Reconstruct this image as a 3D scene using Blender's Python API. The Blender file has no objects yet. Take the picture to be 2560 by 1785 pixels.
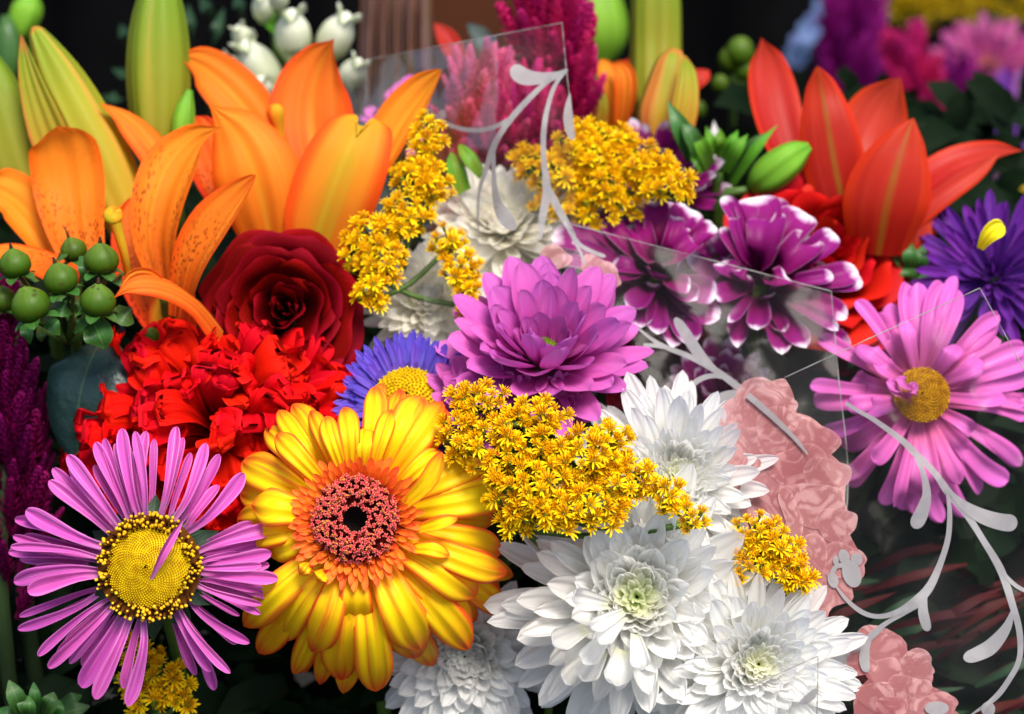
import bpy, math, random
from mathutils import Vector, Matrix, noise
sc = bpy.context.scene
C = bpy.context.collection
R = math.radians
random.seed(7)

# ------------------------------------------------------------------ camera, sky, sun, exposure
W, H, D0, LENS = 2560.0, 1785.0, 0.90, 87.0
FX = W * LENS / 36.0
PITCH = R(27)
CR = Vector((1, 0, 0))
CF = Vector((0, math.cos(PITCH), -math.sin(PITCH)))
CU = Vector((0, math.sin(PITCH), math.cos(PITCH)))
CAM = Vector((0, 0, 0.62)) - CF * D0
cd = bpy.data.cameras.new('camera'); cam = bpy.data.objects.new('camera', cd); C.objects.link(cam)
cam.location = CAM; cam.rotation_euler = (R(90) - PITCH, 0, 0)
cd.lens = LENS; cd.sensor_width = 36; cd.sensor_fit = 'HORIZONTAL'
cd.clip_start = 0.01; cd.clip_end = 200
cd.dof.use_dof = True; cd.dof.focus_distance = D0 - 0.002; cd.dof.aperture_fstop = 8.0
sc.camera = cam
w = bpy.data.worlds.new("World"); sc.world = w; w.use_nodes = True
wn = w.node_tree; bg = wn.nodes['Background']
sky = wn.nodes.new('ShaderNodeTexSky'); sky.sky_type = 'NISHITA'; sky.sun_disc = False
SUN_EL, SUN_AZ = R(66), R(150)
sky.sun_elevation = SUN_EL; sky.sun_rotation = SUN_AZ; sky.air_density = 1.0; sky.dust_density = 2.5; sky.ozone_density = 0.6
wn.links.new(sky.outputs[0], bg.inputs[0]); bg.inputs[1].default_value = 0.06
sl = bpy.data.lights.new('sun', 'SUN'); so = bpy.data.objects.new('sun', sl); C.objects.link(so)
sl.energy = 1.5; sl.angle = R(24); sl.color = (1.0, 0.94, 0.85)
sd = Vector((math.sin(SUN_AZ) * math.cos(SUN_EL), math.cos(SUN_AZ) * math.cos(SUN_EL), math.sin(SUN_EL)))
so.rotation_euler = sd.to_track_quat('Z', 'Y').to_euler()
so.location = (0, 0, 3)
sc.view_settings.view_transform = 'Standard'; sc.view_settings.look = 'None'
sc.view_settings.exposure = 1.98; sc.view_settings.gamma = 1.0
sc.render.engine = 'CYCLES'
sc.cycles.use_denoising = True
sc.cycles.max_bounces = 16; sc.cycles.transparent_max_bounces = 24
sc.cycles.diffuse_bounces = 12

# ------------------------------------------------------------------ view-space helpers
def far(dz): return dz if dz < .15 else .15 + (dz - .15) * 1.8   # the back rows stand further apart
def P(x, y, dz=0.0):
    d = D0 + far(dz)
    return CAM + CR * ((x - W / 2) / FX * d) + CU * ((H / 2 - y) / FX * d) + CF * d
def px(n, dz=0.0): return n / FX * (D0 + far(dz))
def V(r, u, t): return (CR * r + CU * u - CF * t).normalized()
def rnd(a, b): return random.uniform(a, b)

# ------------------------------------------------------------------ node helper + materials
class NT:
    def __init__(s, name):
        s.m = bpy.data.materials.new(name); s.m.use_nodes = True
        s.t = s.m.node_tree; s.t.nodes.clear()
        s.out = s.t.nodes.new('ShaderNodeOutputMaterial')
    def n(s, typ, ins=None, **kw):
        nd = s.t.nodes.new(typ)
        for k, v in kw.items(): setattr(nd, k, v)
        for k, v in (ins or {}).items(): s.set(nd.inputs[k], v)
        return nd
    def set(s, sock, v):
        if isinstance(v, bpy.types.NodeSocket): s.t.links.new(v, sock)
        elif isinstance(v, bpy.types.Node): s.t.links.new(v.outputs[0], sock)
        else:
            if isinstance(v, tuple) and len(v) == 3 and sock.type == 'RGBA': v = v + (1,)
            sock.default_value = v
    def math(s, op, a, b=0.0, c=0.0, clamp=False):
        nd = s.n('ShaderNodeMath', operation=op, use_clamp=clamp)
        s.set(nd.inputs[0], a); s.set(nd.inputs[1], b); s.set(nd.inputs[2], c)
        return nd.outputs[0]
    def sstep(s, v, a, b):
        nd = s.n('ShaderNodeMapRange', interpolation_type='SMOOTHSTEP')
        s.set(nd.inputs[0], v); nd.inputs[1].default_value = a; nd.inputs[2].default_value = b
        return nd.outputs[0]
    def mix(s, f, a, b, blend='MIX'):
        nd = s.n('ShaderNodeMix', data_type='RGBA', blend_type=blend)
        s.set(nd.inputs[0], f); s.set(nd.inputs[6], a); s.set(nd.inputs[7], b)
        return nd.outputs[2]
    def ramp(s, f, stops):
        nd = s.n('ShaderNodeValToRGB'); s.set(nd.inputs[0], f)
        e = nd.color_ramp.elements
        while len(e) < len(stops): e.new(0.5)
        for i, (p, c) in enumerate(stops):
            e[i].position = p; e[i].color = tuple(c) + (1,)
        return nd.outputs[0]

def petal_mat(name, ramp, edge=None, edge_rng=(.55, 1.0), edge_tip=.0, streak=None, sscale=(16, 1.3), srng=(.5, .75),
              spots=None, mid=None, mid_w=.12, transl=.3, rough=.5, vary=.16, bump=.25, spec=.13, hue=.012, sheen=0.0, ribs=0):
    t = NT(name)
    uv = t.n('ShaderNodeUVMap'); sx = t.n('ShaderNodeSeparateXYZ', {0: uv})
    u, v = sx.outputs[0], sx.outputs[1]
    oi = t.n('ShaderNodeObjectInfo'); rv = oi.outputs['Random']
    co = t.n('ShaderNodeCombineXYZ', {0: t.math('MULTIPLY', u, sscale[0]), 1: t.math('MULTIPLY', v, sscale[1]), 2: t.math('MULTIPLY', rv, 37.0)})
    nz = t.n('ShaderNodeTexNoise', {0: co, 'Scale': 1.0, 'Detail': 3.0}); nf = nz.outputs[0]
    co2 = t.n('ShaderNodeCombineXYZ', {0: t.math('MULTIPLY', u, 2.2), 1: t.math('MULTIPLY', v, 2.6), 2: t.math('MULTIPLY', rv, 91.0)})
    n2 = t.n('ShaderNodeTexNoise', {0: co2, 'Scale': 1.0, 'Detail': 2.0}).outputs[0]
    vv = t.math('ADD', v, t.math('MULTIPLY', t.math('SUBTRACT', n2, .5), .25))
    col = t.ramp(vv, ramp)
    ue = t.math('ABSOLUTE', t.math('SUBTRACT', t.math('MULTIPLY', u, 2.0), 1.0))
    if mid is not None:
        mf = t.math('MULTIPLY', t.math('SUBTRACT', 1.0, t.sstep(ue, 0.0, mid_w)), t.math('MULTIPLY', n2, 1.3), clamp=True)
        col = t.mix(mf, col, mid)
    if streak is not None:
        col = t.mix(t.math('MULTIPLY', t.sstep(nf, *srng), streak[3] if len(streak) > 3 else .7), col, tuple(streak[:3]))
    if edge is not None:
        e = t.math('MAXIMUM', ue, t.math('MULTIPLY', t.math('SUBTRACT', v, edge_tip), 1.0 / (1.0 - edge_tip))) if edge_tip else ue
        e = t.math('ADD', e, t.math('MULTIPLY', t.math('SUBTRACT', nf, .5), .35))
        col = t.mix(t.sstep(e, *edge_rng), col, edge)
    if spots is not None:
        sc_, thr, scol, v0, v1 = spots
        cs = t.n('ShaderNodeCombineXYZ', {0: t.math('MULTIPLY', u, sc_), 1: t.math('MULTIPLY', v, sc_ * 1.5), 2: t.math('MULTIPLY', rv, 50.0)})
        vo = t.n('ShaderNodeTexVoronoi', {0: cs, 'Scale': 1.0, 'Randomness': 1.0})
        sf = t.math('MULTIPLY', t.math('SUBTRACT', 1.0, t.sstep(vo.outputs['Distance'], thr * .5, thr)), t.math('SUBTRACT', 1.0, t.sstep(v, v0, v1)))
        sf = t.math('MULTIPLY', sf, t.sstep(n2, .35, .6))
        col = t.mix(t.math('MULTIPLY', sf, .85), col, scol)
    hs = t.n('ShaderNodeHueSaturation', {'Hue': t.math('ADD', .5, t.math('MULTIPLY', t.math('SUBTRACT', rv, .5), hue * 2)),
                                         'Value': t.math('ADD', 1.0 - vary, t.math('MULTIPLY', t.math('ADD', t.math('MULTIPLY', rv, .6), t.math('MULTIPLY', n2, .8)), vary * 1.4)), 'Color': col})
    col = hs.outputs[0]
    hgt = nf
    if ribs:
        hgt = t.math('ADD', t.math('MULTIPLY', nf, .5), t.math('MULTIPLY', t.math('SINE', t.math('MULTIPLY', u, ribs * 6.2832)), .6))
    bp = t.n('ShaderNodeBump', {'Strength': bump, 'Distance': .0012, 'Height': hgt})
    pb = t.n('ShaderNodeBsdfPrincipled', {'Base Color': col, 'Roughness': rough, 'Specular IOR Level': spec, 'Normal': bp})
    if sheen: pb.inputs['Sheen Weight'].default_value = sheen; pb.inputs['Sheen Roughness'].default_value = .4
    tr = t.n('ShaderNodeBsdfTranslucent', {'Color': col, 'Normal': bp})
    mx = t.n('ShaderNodeMixShader', {0: transl, 1: pb, 2: tr})
    t.t.links.new(mx.outputs[0], t.out.inputs[0])
    return t.m

def plain_mat(name, col, rough=.6, spec=.3, var=.3, scale=60, col2=None, transl=0.0, bump=.2):
    t = NT(name)
    g = t.n('ShaderNodeTexCoord'); oi = t.n('ShaderNodeObjectInfo')
    nz = t.n('ShaderNodeTexNoise', {0: g.outputs['Object'], 'Scale': scale, 'Detail': 3.0})
    c2 = col2 or tuple(c * (1 - var) for c in col)
    cc = t.mix(t.sstep(nz.outputs[0], .35, .65), col, c2)
    hs = t.n('ShaderNodeHueSaturation', {'Value': t.math('ADD', .88, t.math('MULTIPLY', oi.outputs['Random'], .24)), 'Color': cc}).outputs[0]
    bp = t.n('ShaderNodeBump', {'Strength': bump, 'Distance': .001, 'Height': nz.outputs[0]})
    pb = t.n('ShaderNodeBsdfPrincipled', {'Base Color': hs, 'Roughness': rough, 'Specular IOR Level': spec, 'Normal': bp})
    sh = pb
    if transl:
        tr = t.n('ShaderNodeBsdfTranslucent', {'Color': hs})
        sh = t.n('ShaderNodeMixShader', {0: transl, 1: pb, 2: tr})
    t.t.links.new(sh.outputs[0], t.out.inputs[0])
    return t.m

# ------------------------------------------------------------------ geometry
def mk(name, geo, mats, parent=None, smooth=True, kind=None):
    verts, faces, uvs = geo[:3]
    me = bpy.data.meshes.new(name)
    me.from_pydata([tuple(v) for v in verts], [], faces)
    if uvs:
        ul = me.uv_layers.new(name='UVMap')
        li = [0] * len(me.loops); me.loops.foreach_get('vertex_index', li)
        fl = [0.0] * (2 * len(li))
        for i, k in enumerate(li): fl[2 * i], fl[2 * i + 1] = uvs[k]
        ul.data.foreach_set('uv', fl)
    for m in (mats if isinstance(mats, (list, tuple)) else [mats]): me.materials.append(m)
    if len(geo) > 3 and geo[3]: me.polygons.foreach_set('material_index', geo[3])
    if smooth: me.polygons.foreach_set('use_smooth', [True] * len(me.polygons))
    me.update()
    o = bpy.data.objects.new(name, me); C.objects.link(o)
    if parent: o.parent = parent
    if kind: o['kind'] = kind
    return o

def inst(name, me, parent, M):
    o = bpy.data.objects.new(name, me); C.objects.link(o)
    if parent: o.parent = parent
    o.matrix_local = M
    return o

def join(geos):
    vs, fs, us, ms = [], [], [], []
    for g in geos:
        b = len(vs); vs += list(g[0]); fs += [tuple(i + b for i in f) for f in g[1]]
        us += list(g[2]); ms += (list(g[3]) if len(g) > 3 and g[3] else [0] * len(g[1]))
    return vs, fs, us, ms
def xform(g, M, mi=None):
    return ([M @ v for v in g[0]], g[1], g[2], [mi] * len(g[1]) if mi is not None else (g[3] if len(g) > 3 else None))

def crv(pts, t):
    """Catmull-Rom through pts (Vectors or floats) at t in 0..1"""
    n = len(pts) - 1
    if n == 0: return pts[0]
    s = min(max(t, 0), 1) * n; i = min(int(s), n - 1); f = s - i
    p1, p2 = pts[i], pts[i + 1]
    p0 = pts[i - 1] if i > 0 else p1 * 2 - p2
    p3 = pts[i + 2] if i + 2 <= n else p2 * 2 - p1
    return (p1 * 2 + (p2 - p0) * f + (p0 * 2 - p1 * 5 + p2 * 4 - p3) * (f * f) + (p1 * 3 - p0 - p2 * 3 + p3) * (f ** 3)) * .5

def petal(spine, hw, nrm, cup=.5, nu=6, nv=10, tip=.25, tp=2.0, tq=2.0, ruf=0.0, rf=3.0, rp=0.0, ridge=0.0, notch=0.0, mid=0.0, serr=0.0, sf=5, cup1=None, lift=0.0, pleat=None, tmin=.03):
    """a petal along a spine; hw: half widths; nrm: face normal (one or a list); cup: arc angle (edges rise towards nrm)"""
    vs, fs, us = [], [], []
    nl = nrm if isinstance(nrm, list) else [nrm]
    hw = [float(x) for x in hw]
    L = sum((crv(spine, (i + 1) / 8) - crv(spine, i / 8)).length for i in range(8))
    for j in range(nv + 1):
        s = j / nv
        t = 1 - (1 - s) ** 1.35
        c = crv(spine, t)
        e = .02
        T = (crv(spine, min(t + e, 1)) - crv(spine, max(t - e, 0))).normalized()
        Nn = crv(nl, t) if len(nl) > 1 else nl[0]
        S = T.cross(Nn)
        if S.length < 1e-5: S = T.orthogonal()
        S.normalize(); N2 = S.cross(T)
        wd = max(crv(hw, t), 0.02 * max(hw))
        if t > 1 - tip:
            q = (t - (1 - tip)) / tip
            wd *= max(1 - q ** tp, 0.0) ** (1 / tq) * (1 - tmin) + tmin
        ca = cup if cup1 is None else cup + (cup1 - cup) * t
        for i in range(nu + 1):
            a = 2 * i / nu - 1
            if abs(ca) > .02:
                x = wd / ca * math.sin(a * ca) ; z = wd / ca * (1 - math.cos(a * ca))
            else: x, z = wd * a, 0
            z += ridge * wd * math.cos(a * 9.42) * (1 - t * .5)
            z -= mid * wd * math.exp(-(a / .22) ** 2)
            if ruf: z += ruf * max(hw) * math.sin(rf * 6.283 * t + rp + (2.4 if a > 0 else 0) ) * abs(a) ** 1.5 * min(t * 2, 1) + ruf * .8 * max(hw) * math.sin(a * rf * 2.2 + rp * 1.7) * t * t
            if pleat: z += pleat[0] * max(hw) * math.sin(a * pleat[1] * 3.14 + rp + 1.5 * math.sin(rp * 3) * t) * t ** 1.5 + pleat[0] * .5 * max(hw) * math.sin(a * pleat[1] * 7.1 + rp * 2.3) * t ** 3
            p = c + S * x + N2 * (z + lift * t * t * L)
            if notch and t > .8: p = p - T * (notch * L * math.exp(-(a / .28) ** 2) * ((t - .8) / .2) ** 2)
            if serr and t > .72:
                k = a * sf; saw = abs((k % 1.0) - .5) * 2
                p = p + T * (serr * L * (saw - .5 + .4 * math.sin(k * 2.7 + rp)) * ((t - .72) / .28))
            vs.append(p); us.append((i / nu, t))
    for j in range(nv):
        for i in range(nu):
            a = j * (nu + 1) + i
            fs.append((a, a + 1, a + nu + 2, a + nu + 1))
    return vs, fs, us

def arc(L, el, bend, n=6):
    """local spine in the YZ plane: starts at elevation el, turns by bend along its length (radians)"""
    pts = [Vector((0, 0, 0))]; a = el
    for i in range(n):
        a2 = el + bend * (i + .5) / n
        pts.append(pts[-1] + Vector((0, math.cos(a2), math.sin(a2))) * (L / n))
    return pts

def tube(spine, radii, n=8, seg=12, lobes=0, amp=0.0, caps=True, rot=0.0):
    vs, fs, us = [], [], []
    radii = [float(r) for r in radii]
    prev = None
    for j in range(seg + 1):
        t = j / seg; c = crv(spine, t)
        T = (crv(spine, min(t + .02, 1)) - crv(spine, max(t - .02, 0))).normalized()
        A = (prev - T * prev.dot(T)).normalized() if prev is not None else T.orthogonal().normalized()
        prev = A; B = T.cross(A); r = max(crv(radii, t), 1e-5)
        for i in range(n):
            th = 6.28318 * i / n
            rr = r * (1 - amp * (1 - abs(math.sin(th * lobes / 2 + rot))) ** 2.5) if lobes else r
            vs.append(c + A * (rr * math.cos(th)) + B * (rr * math.sin(th)))
            us.append((abs(2 * i / n - 1), t))
    for j in range(seg):
        for i in range(n):
            k = (i + 1) % n
            fs.append((j * n + i, j * n + k, (j + 1) * n + k, (j + 1) * n + i))
    if caps:
        fs.append(tuple(range(n - 1, -1, -1))); fs.append(tuple(seg * n + i for i in range(n)))
    return vs, fs, us

def blob(c, ax, r, h=None, n=6, m=4):
    """small closed knob: centre c, axis ax, radius r, half height h"""
    h = h or r; z = ax.normalized(); x = z.orthogonal().normalized(); y = z.cross(x)
    vs, fs, us = [], [], []
    for j in range(m + 1):
        a = -math.pi / 2 + math.pi * j / m
        for i in range(n):
            th = 6.2832 * i / n
            vs.append(c + z * (h * math.sin(a)) + (x * math.cos(th) + y * math.sin(th)) * (r * max(math.cos(a), .03)))
            us.append((i / n, j / m))
    for j in range(m):
        for i in range(n):
            k = (i + 1) % n
            fs.append((j * n + i, j * n + k, (j + 1) * n + k, (j + 1) * n + i))
    return vs, fs, us

# ------------------------------------------------------------------ things
def frame(c, axis, spin=0.0):
    z = axis.normalized(); y = CU - z * CU.dot(z)
    if y.length < 1e-4: y = CR.copy()
    y.normalize(); x = y.cross(z)
    M = Matrix((x, y, z)).transposed().to_4x4(); M.translation = c
    return M @ Matrix.Rotation(spin, 4, 'Z')

def thing(name, label, cat, c, axis=None, group=None, spin=0.0):
    o = bpy.data.objects.new(name, None); C.objects.link(o)
    o.empty_display_size = .02
    M = frame(c, axis or V(0, 0, 1), spin)
    o.matrix_world = M
    o['label'] = label; o['category'] = cat
    if group: o['group'] = group
    return o, M, M.inverted()

def loc(geo, Mi): return ([Mi @ v for v in geo[0]],) + tuple(geo[1:])

def tp(th, name, pts, hw, nrm, mat, **k):
    """traced petal: spine of (x, y, dz) photo points, half widths in photo pixels, normal in view terms"""
    root, M, Mi = th
    sp = [P(*p) for p in pts]
    n = len(pts); ws = [px(h, pts[min(int(i * n / len(hw)), n - 1)][2]) for i, h in enumerate(hw)]
    nl = [V(*q) for q in nrm] if isinstance(nrm, list) else V(*nrm)
    return mk(name, loc(petal(sp, ws, nl, **k), Mi), mat, root)

def stem(th, mat, r=.0022, drop=.3, back=.025, lean=0.0, name='stem'):
    root, M, Mi = th
    c = M.translation; z = M.col[2].to_3d()
    p = [c - z * .007, c - z * back, c - z * back * 1.6 + Vector((lean * .2, .01, -.05)), c - z * back * 1.6 + Vector((lean - c.x * .3, .03, -drop))]
    return mk(name, loc(tube(p, [r, r, r, r * .9], 7, 10), Mi), mat, root)

def rings(th, specs, Rm, seed=0, K=4):
    """petal rings round the thing's z axis; sizes are fractions of Rm"""
    root, M, Mi = th
    rg = random.Random(seed)
    for s in specs:
        meshes = []
        for k in range(K):
            bend = R(s.get('bend', 10) + rg.uniform(-1, 1) * s.get('bj', 10))
            cup = s.get('cup', .6) + rg.uniform(-.2, .2)
            L = s['L'] * Rm; wd = s['w'] * Rm * rg.uniform(.88, 1.12)
            prof = s.get('prof', [.45, .8, 1.0, .95])
            g = petal(arc(L, 0, bend), [q * wd for q in prof], Vector((0, 0, 1)), cup=cup, nu=s.get('nu', 5), nv=s.get('nv', 8), tip=s.get('tip', .3),
                      tp=s.get('tp', 2.0), tq=s.get('tq', 2.0), ridge=s.get('ridge', 0), notch=s.get('notch', 0) * rg.uniform(0, 1.6), mid=s.get('mid', .08),
                      ruf=s.get('ruf', 0), rf=s.get('rf', 1.5), rp=rg.uniform(0, 6), serr=s.get('serr', 0), sf=s.get('sf', 5), pleat=s.get('pleat'))
            o = mk(s.get('name', 'petal'), g, s['mat']); me = o.data; bpy.data.objects.remove(o)
            meshes.append(me)
        n = s['n']; a0 = rg.uniform(0, 6)
        for i in range(n):
            ang = a0 + 6.28318 * (i + rg.uniform(-.28, .28)) / n
            if 'arc' in s:
                lo, hi = s['arc']; d = math.degrees(ang) % 360
                if not (lo <= d <= hi or lo <= d - 360 <= hi): continue
            el = R(s['el'] + rg.uniform(-1, 1) * s.get('ej', 7))
            sl_ = rg.uniform(*s.get('lj', (.86, 1.08)))
            Mx = (Matrix.Rotation(ang, 4, 'Z') @ Matrix.Translation((0, s.get('r0', .05) * Rm, s.get('z', 0) * Rm)) @ Matrix.Rotation(el, 4, 'X')
                  @ Matrix.Rotation(R(rg.uniform(-1, 1) * s.get('tw', 12)), 4, 'Y') @ Matrix.Diagonal((rg.uniform(.85, 1.15), sl_, sl_, 1)))
            inst(s.get('name', 'petal'), rg.choice(meshes), root, Mx)
# ------------------------------------------------------------------ materials
YEL = (.83, .50, .004)
m_stem = plain_mat('stem green', (.06, .12, .015), .5, .3)
m_dkstem = plain_mat('dark stem', (.02, .04, .012), .6, .2)
m_aster = petal_mat('pink aster petal', [(0, (.68, .32, .60)), (.3, (.54, .08, .38)), (1, (.60, .10, .44))], edge=(.66, .19, .53), edge_rng=(.70, 1.10), mid=(.46, .05, .31), mid_w=.40, streak=(.70, .28, .60, .6), sscale=(10, .6), srng=(.48, .7), transl=.28, rough=.45, ribs=1.5, bump=.5, vary=.28)  # darker mid and lighter edge paint the shading of the petal channels
m_disc = plain_mat('aster disc yellow', (.68, .47, .005), .6, .05, scale=400, col2=(.5, .3, .004))
m_rim = plain_mat('aster rim yellow', (.72, .44, .004), .5, .3, scale=300, col2=(.6, .32, .003))
m_rimbase = plain_mat('aster rim brown', (.10, .03, .003), .8, .1, scale=300)
m_gerb = petal_mat('gerbera petal', [(0, (.88, .48, .004)), (.5, (.90, .62, .006)), (1, (.88, .38, .010))], edge=(.84, .11, .016), edge_rng=(.62, 1.02), edge_tip=.40, streak=(.86, .20, .015, .8), sscale=(6, .8), srng=(.53, .68), transl=.3, rough=.45, ribs=2.5, bump=.4, vary=.12)
m_gerb_in = petal_mat('gerbera inner petal', [(0, (.82, .26, .01)), (.6, (.88, .17, .018)), (1, (.88, .12, .022))], edge=(.86, .24, .08), edge_rng=(.7, 1.1), transl=.25, rough=.45)
m_gtube = petal_mat('gerbera disc floret', [(0, (.30, .010, .008)), (.7, (.46, .016, .014)), (.9, (.52, .035, .03)), (1, (.66, .25, .17))], transl=.1, rough=.5)
m_ganther = plain_mat('gerbera anther', (.8, .42, .02), .5, .3, scale=300)
m_gfloor = plain_mat('gerbera floret floor', (.20, .012, .008), .7, .1, scale=300)
m_black = plain_mat('gerbera dark heart', (.008, .003, .003), .7, .1, scale=200)
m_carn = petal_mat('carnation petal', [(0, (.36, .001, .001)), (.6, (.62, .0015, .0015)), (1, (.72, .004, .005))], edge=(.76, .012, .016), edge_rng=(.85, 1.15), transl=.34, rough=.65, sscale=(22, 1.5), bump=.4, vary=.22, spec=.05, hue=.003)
m_rose = petal_mat('dark red rose petal', [(0, (.04, .0002, .0004)), (.7, (.105, .0003, .0006)), (.93, (.14, .0005, .002)), (1, (.22, .002, .008))], edge=(.20, .0014, .007), edge_rng=(.9, 1.15), transl=.15, rough=.65, spec=.05, sscale=(20, 1.5), bump=.2, vary=.25, hue=.003)
m_rose2 = petal_mat('red rose petal', [(0, (.25, .001, .001)), (.7, (.45, .003, .003)), (1, (.52, .006, .006))], transl=.25, rough=.55, spec=.10, sscale=(20, 1.5), bump=.2, vary=.25, hue=.004)
SPOT = (.22, .018, .004)
m_lily = petal_mat('orange lily petal', [(0, (.70, .12, .006)), (.4, (.82, .20, .014)), (.85, (.83, .22, .018)), (1, (.83, .14, .010))], edge=(.82, .105, .006), edge_rng=(.58, 1.02), streak=(.85, .30, .03, .6), sscale=(12, .8), mid=(.70, .27, .015), mid_w=.16, transl=.38, rough=.55, spec=.12, vary=.15, bump=.45, ribs=3.5)
m_lilysp = petal_mat('spotted orange lily petal', [(0, (.42, .03, .004)), (.22, (.66, .10, .006)), (.45, (.78, .165, .011)), (.85, (.82, .20, .015)), (1, (.82, .13, .010))], edge=(.80, .09, .005), edge_rng=(.58, 1.02), streak=(.83, .28, .025, .55), sscale=(12, .8), spots=(19, .46, SPOT, .30, .95), transl=.36, rough=.55, spec=.12, vary=.15, bump=.45, ribs=3.5)
m_lilyyel = petal_mat('yellow ribbed orange lily petal', [(0, (.82, .20, .008)), (.35, (.80, .27, .015)), (1, (.62, .34, .014))], edge=(.83, .13, .008), edge_rng=(.5, .95),
                   streak=(.60, .40, .02, .8), sscale=(9, .5), mid=(.46, .36, .014), mid_w=.5, transl=.38, rough=.55, spec=.12, vary=.12, bump=.35)
m_rlily = petal_mat('red lily petal', [(0, (.36, .010, .006)), (.5, (.47, .032, .020)), (1, (.50, .045, .020))], edge=(.60, .035, .006), edge_rng=(.6, 1.05), streak=(.62, .085, .07, .55), sscale=(10, .7), transl=.3, rough=.42, vary=.18, bump=.4, hue=.003, ribs=2.5)
m_rlilymid = petal_mat('red lily petal with green rib', [(0, (.28, .008, .003)), (.5, (.40, .022, .008)), (1, (.44, .036, .010))], edge=(.58, .035, .006), edge_rng=(.6, 1.05), mid=(.22, .11, .008), mid_w=.16, streak=(.46, .05, .01, .5), sscale=(10, .7), transl=.3, rough=.42, vary=.18, bump=.4, hue=.003, ribs=2.5)
m_bud = petal_mat('lily bud green', [(0, (.22, .16, .012)), (.45, (.21, .22, .014)), (1, (.12, .23, .016))], streak=(.30, .20, .02, .7), sscale=(8, .7), edge=(.17, .22, .012), edge_rng=(.8, 1.1), transl=.2, rough=.52, vary=.12, bump=.5, ribs=4, spec=.15)
m_budor = petal_mat('lily bud turning orange', [(0, (.46, .22, .016)), (.5, (.30, .26, .018)), (.85, (.20, .26, .016)), (1, (.50, .16, .03))], streak=(.52, .20, .04, .7), sscale=(6, .6), edge=(.55, .15, .03), edge_rng=(.78, 1.1), transl=.2, rough=.52, vary=.12, bump=.5, ribs=4, spec=.15)
m_gbud = petal_mat('fresh green bud', [(0, (.09, .20, .012)), (.6, (.17, .36, .022)), (1, (.12, .30, .02))], streak=(.08, .19, .01, .7), sscale=(5, .6), transl=.2, rough=.5, vary=.12, bump=.4, ribs=3, spec=.18)
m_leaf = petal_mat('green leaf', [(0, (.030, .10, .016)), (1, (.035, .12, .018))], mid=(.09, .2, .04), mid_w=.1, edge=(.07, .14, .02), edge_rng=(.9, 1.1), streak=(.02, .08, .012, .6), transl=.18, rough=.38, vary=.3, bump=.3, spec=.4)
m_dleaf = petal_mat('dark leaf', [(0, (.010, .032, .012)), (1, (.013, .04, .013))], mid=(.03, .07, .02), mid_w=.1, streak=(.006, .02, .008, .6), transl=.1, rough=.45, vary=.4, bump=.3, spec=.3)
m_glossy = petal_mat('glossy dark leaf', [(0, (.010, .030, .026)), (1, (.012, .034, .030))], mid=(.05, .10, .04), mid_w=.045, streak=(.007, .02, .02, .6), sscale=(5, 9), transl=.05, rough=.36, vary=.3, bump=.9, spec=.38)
m_bleaf = petal_mat('bright leaf', [(0, (.10, .26, .016)), (1, (.085, .24, .016))], mid=(.2, .36, .05), mid_w=.12, streak=(.06, .17, .012, .6), transl=.25, rough=.4, vary=.25, bump=.3)
m_fol = petal_mat('foliage deep green', [(0, (.003, .009, .003)), (1, (.004, .013, .004))], transl=.1, rough=.6, vary=.5, bump=.2, spec=.05)  # near-black leaf colour carries the shade of the gaps between flowers
m_mag = petal_mat('magenta daisy petal', [(0, (.40, .12, .10)), (.4, (.30, .03, .14)), (1, (.34, .05, .20))], streak=(.5, .25, .3, .5), sscale=(6, .7), transl=.3, rough=.5, vary=.25)
m_disc2 = plain_mat('fuzzy amber disc', (.48, .25, .004), .7, .05, scale=500, col2=(.28, .11, .003))
m_berry = petal_mat('green berry', [(0, (.030, .055, .002)), (.6, (.042, .085, .003)), (1, (.085, .14, .015))], streak=(.030, .055, .002, .7), sscale=(9, .6), spots=(3.5, .30, (.035, .028, .004), 1.5, 1.8), transl=.06, rough=.45, spec=.16, vary=.2, bump=.15)
m_btip = plain_mat('berry tip brown', (.035, .016, .006), .7, .2)
m_blue = petal_mat('blue aster petal', [(0, (.34, .30, .66)), (.3, (.16, .10, .56)), (1, (.12, .065, .50))], streak=(.24, .18, .64, .6), sscale=(6, .8), transl=.28, rough=.5, ribs=1.5, vary=.22)
m_violet = petal_mat('violet aster petal', [(0, (.12, .03, .26)), (1, (.11, .012, .22))], streak=(.20, .06, .36, .6), sscale=(6, .8), transl=.25, rough=.5, ribs=1.5, vary=.3)
m_lilac = petal_mat('lilac chrysanthemum petal', [(0, (.36, .010, .20)), (.35, (.50, .055, .34)), (1, (.60, .15, .50))], streak=(.62, .18, .52, .55), sscale=(9, .8), transl=.3, rough=.45, vary=.18, bump=.3, ribs=2)
m_bicol = petal_mat('purple petal with white edge', [(0, (.09, .001, .03)), (.5, (.155, .003, .08)), (.80, (.23, .010, .15)), (.90, (.66, .46, .62)), (1, (.84, .80, .84))], edge=(.70, .52, .68), edge_rng=(.93, 1.14), streak=(.14, .002, .07, .6), sscale=(9, .7), transl=.2, rough=.45, vary=.12, bump=.35, ribs=2)
m_white = petal_mat('white chrysanthemum petal', [(0, (.78, .79, .58)), (.2, (.86, .86, .81)), (1, (.87, .865, .85))], streak=(.80, .80, .77, .5), sscale=(10, .8), transl=.55, rough=.5, vary=.05, bump=.4, ribs=3, hue=.004, spec=.15)
m_whitegr = petal_mat('greenish white inner petal', [(0, (.56, .70, .22)), (.5, (.80, .82, .58)), (1, (.86, .86, .78))], transl=.58, rough=.5, vary=.06, bump=.3, hue=.004)
m_whiteye = petal_mat('pale yellow inner petal', [(0, (.74, .76, .42)), (.5, (.84, .84, .68)), (1, (.87, .87, .82))], transl=.58, rough=.5, vary=.06, bump=.3, hue=.004)
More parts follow.
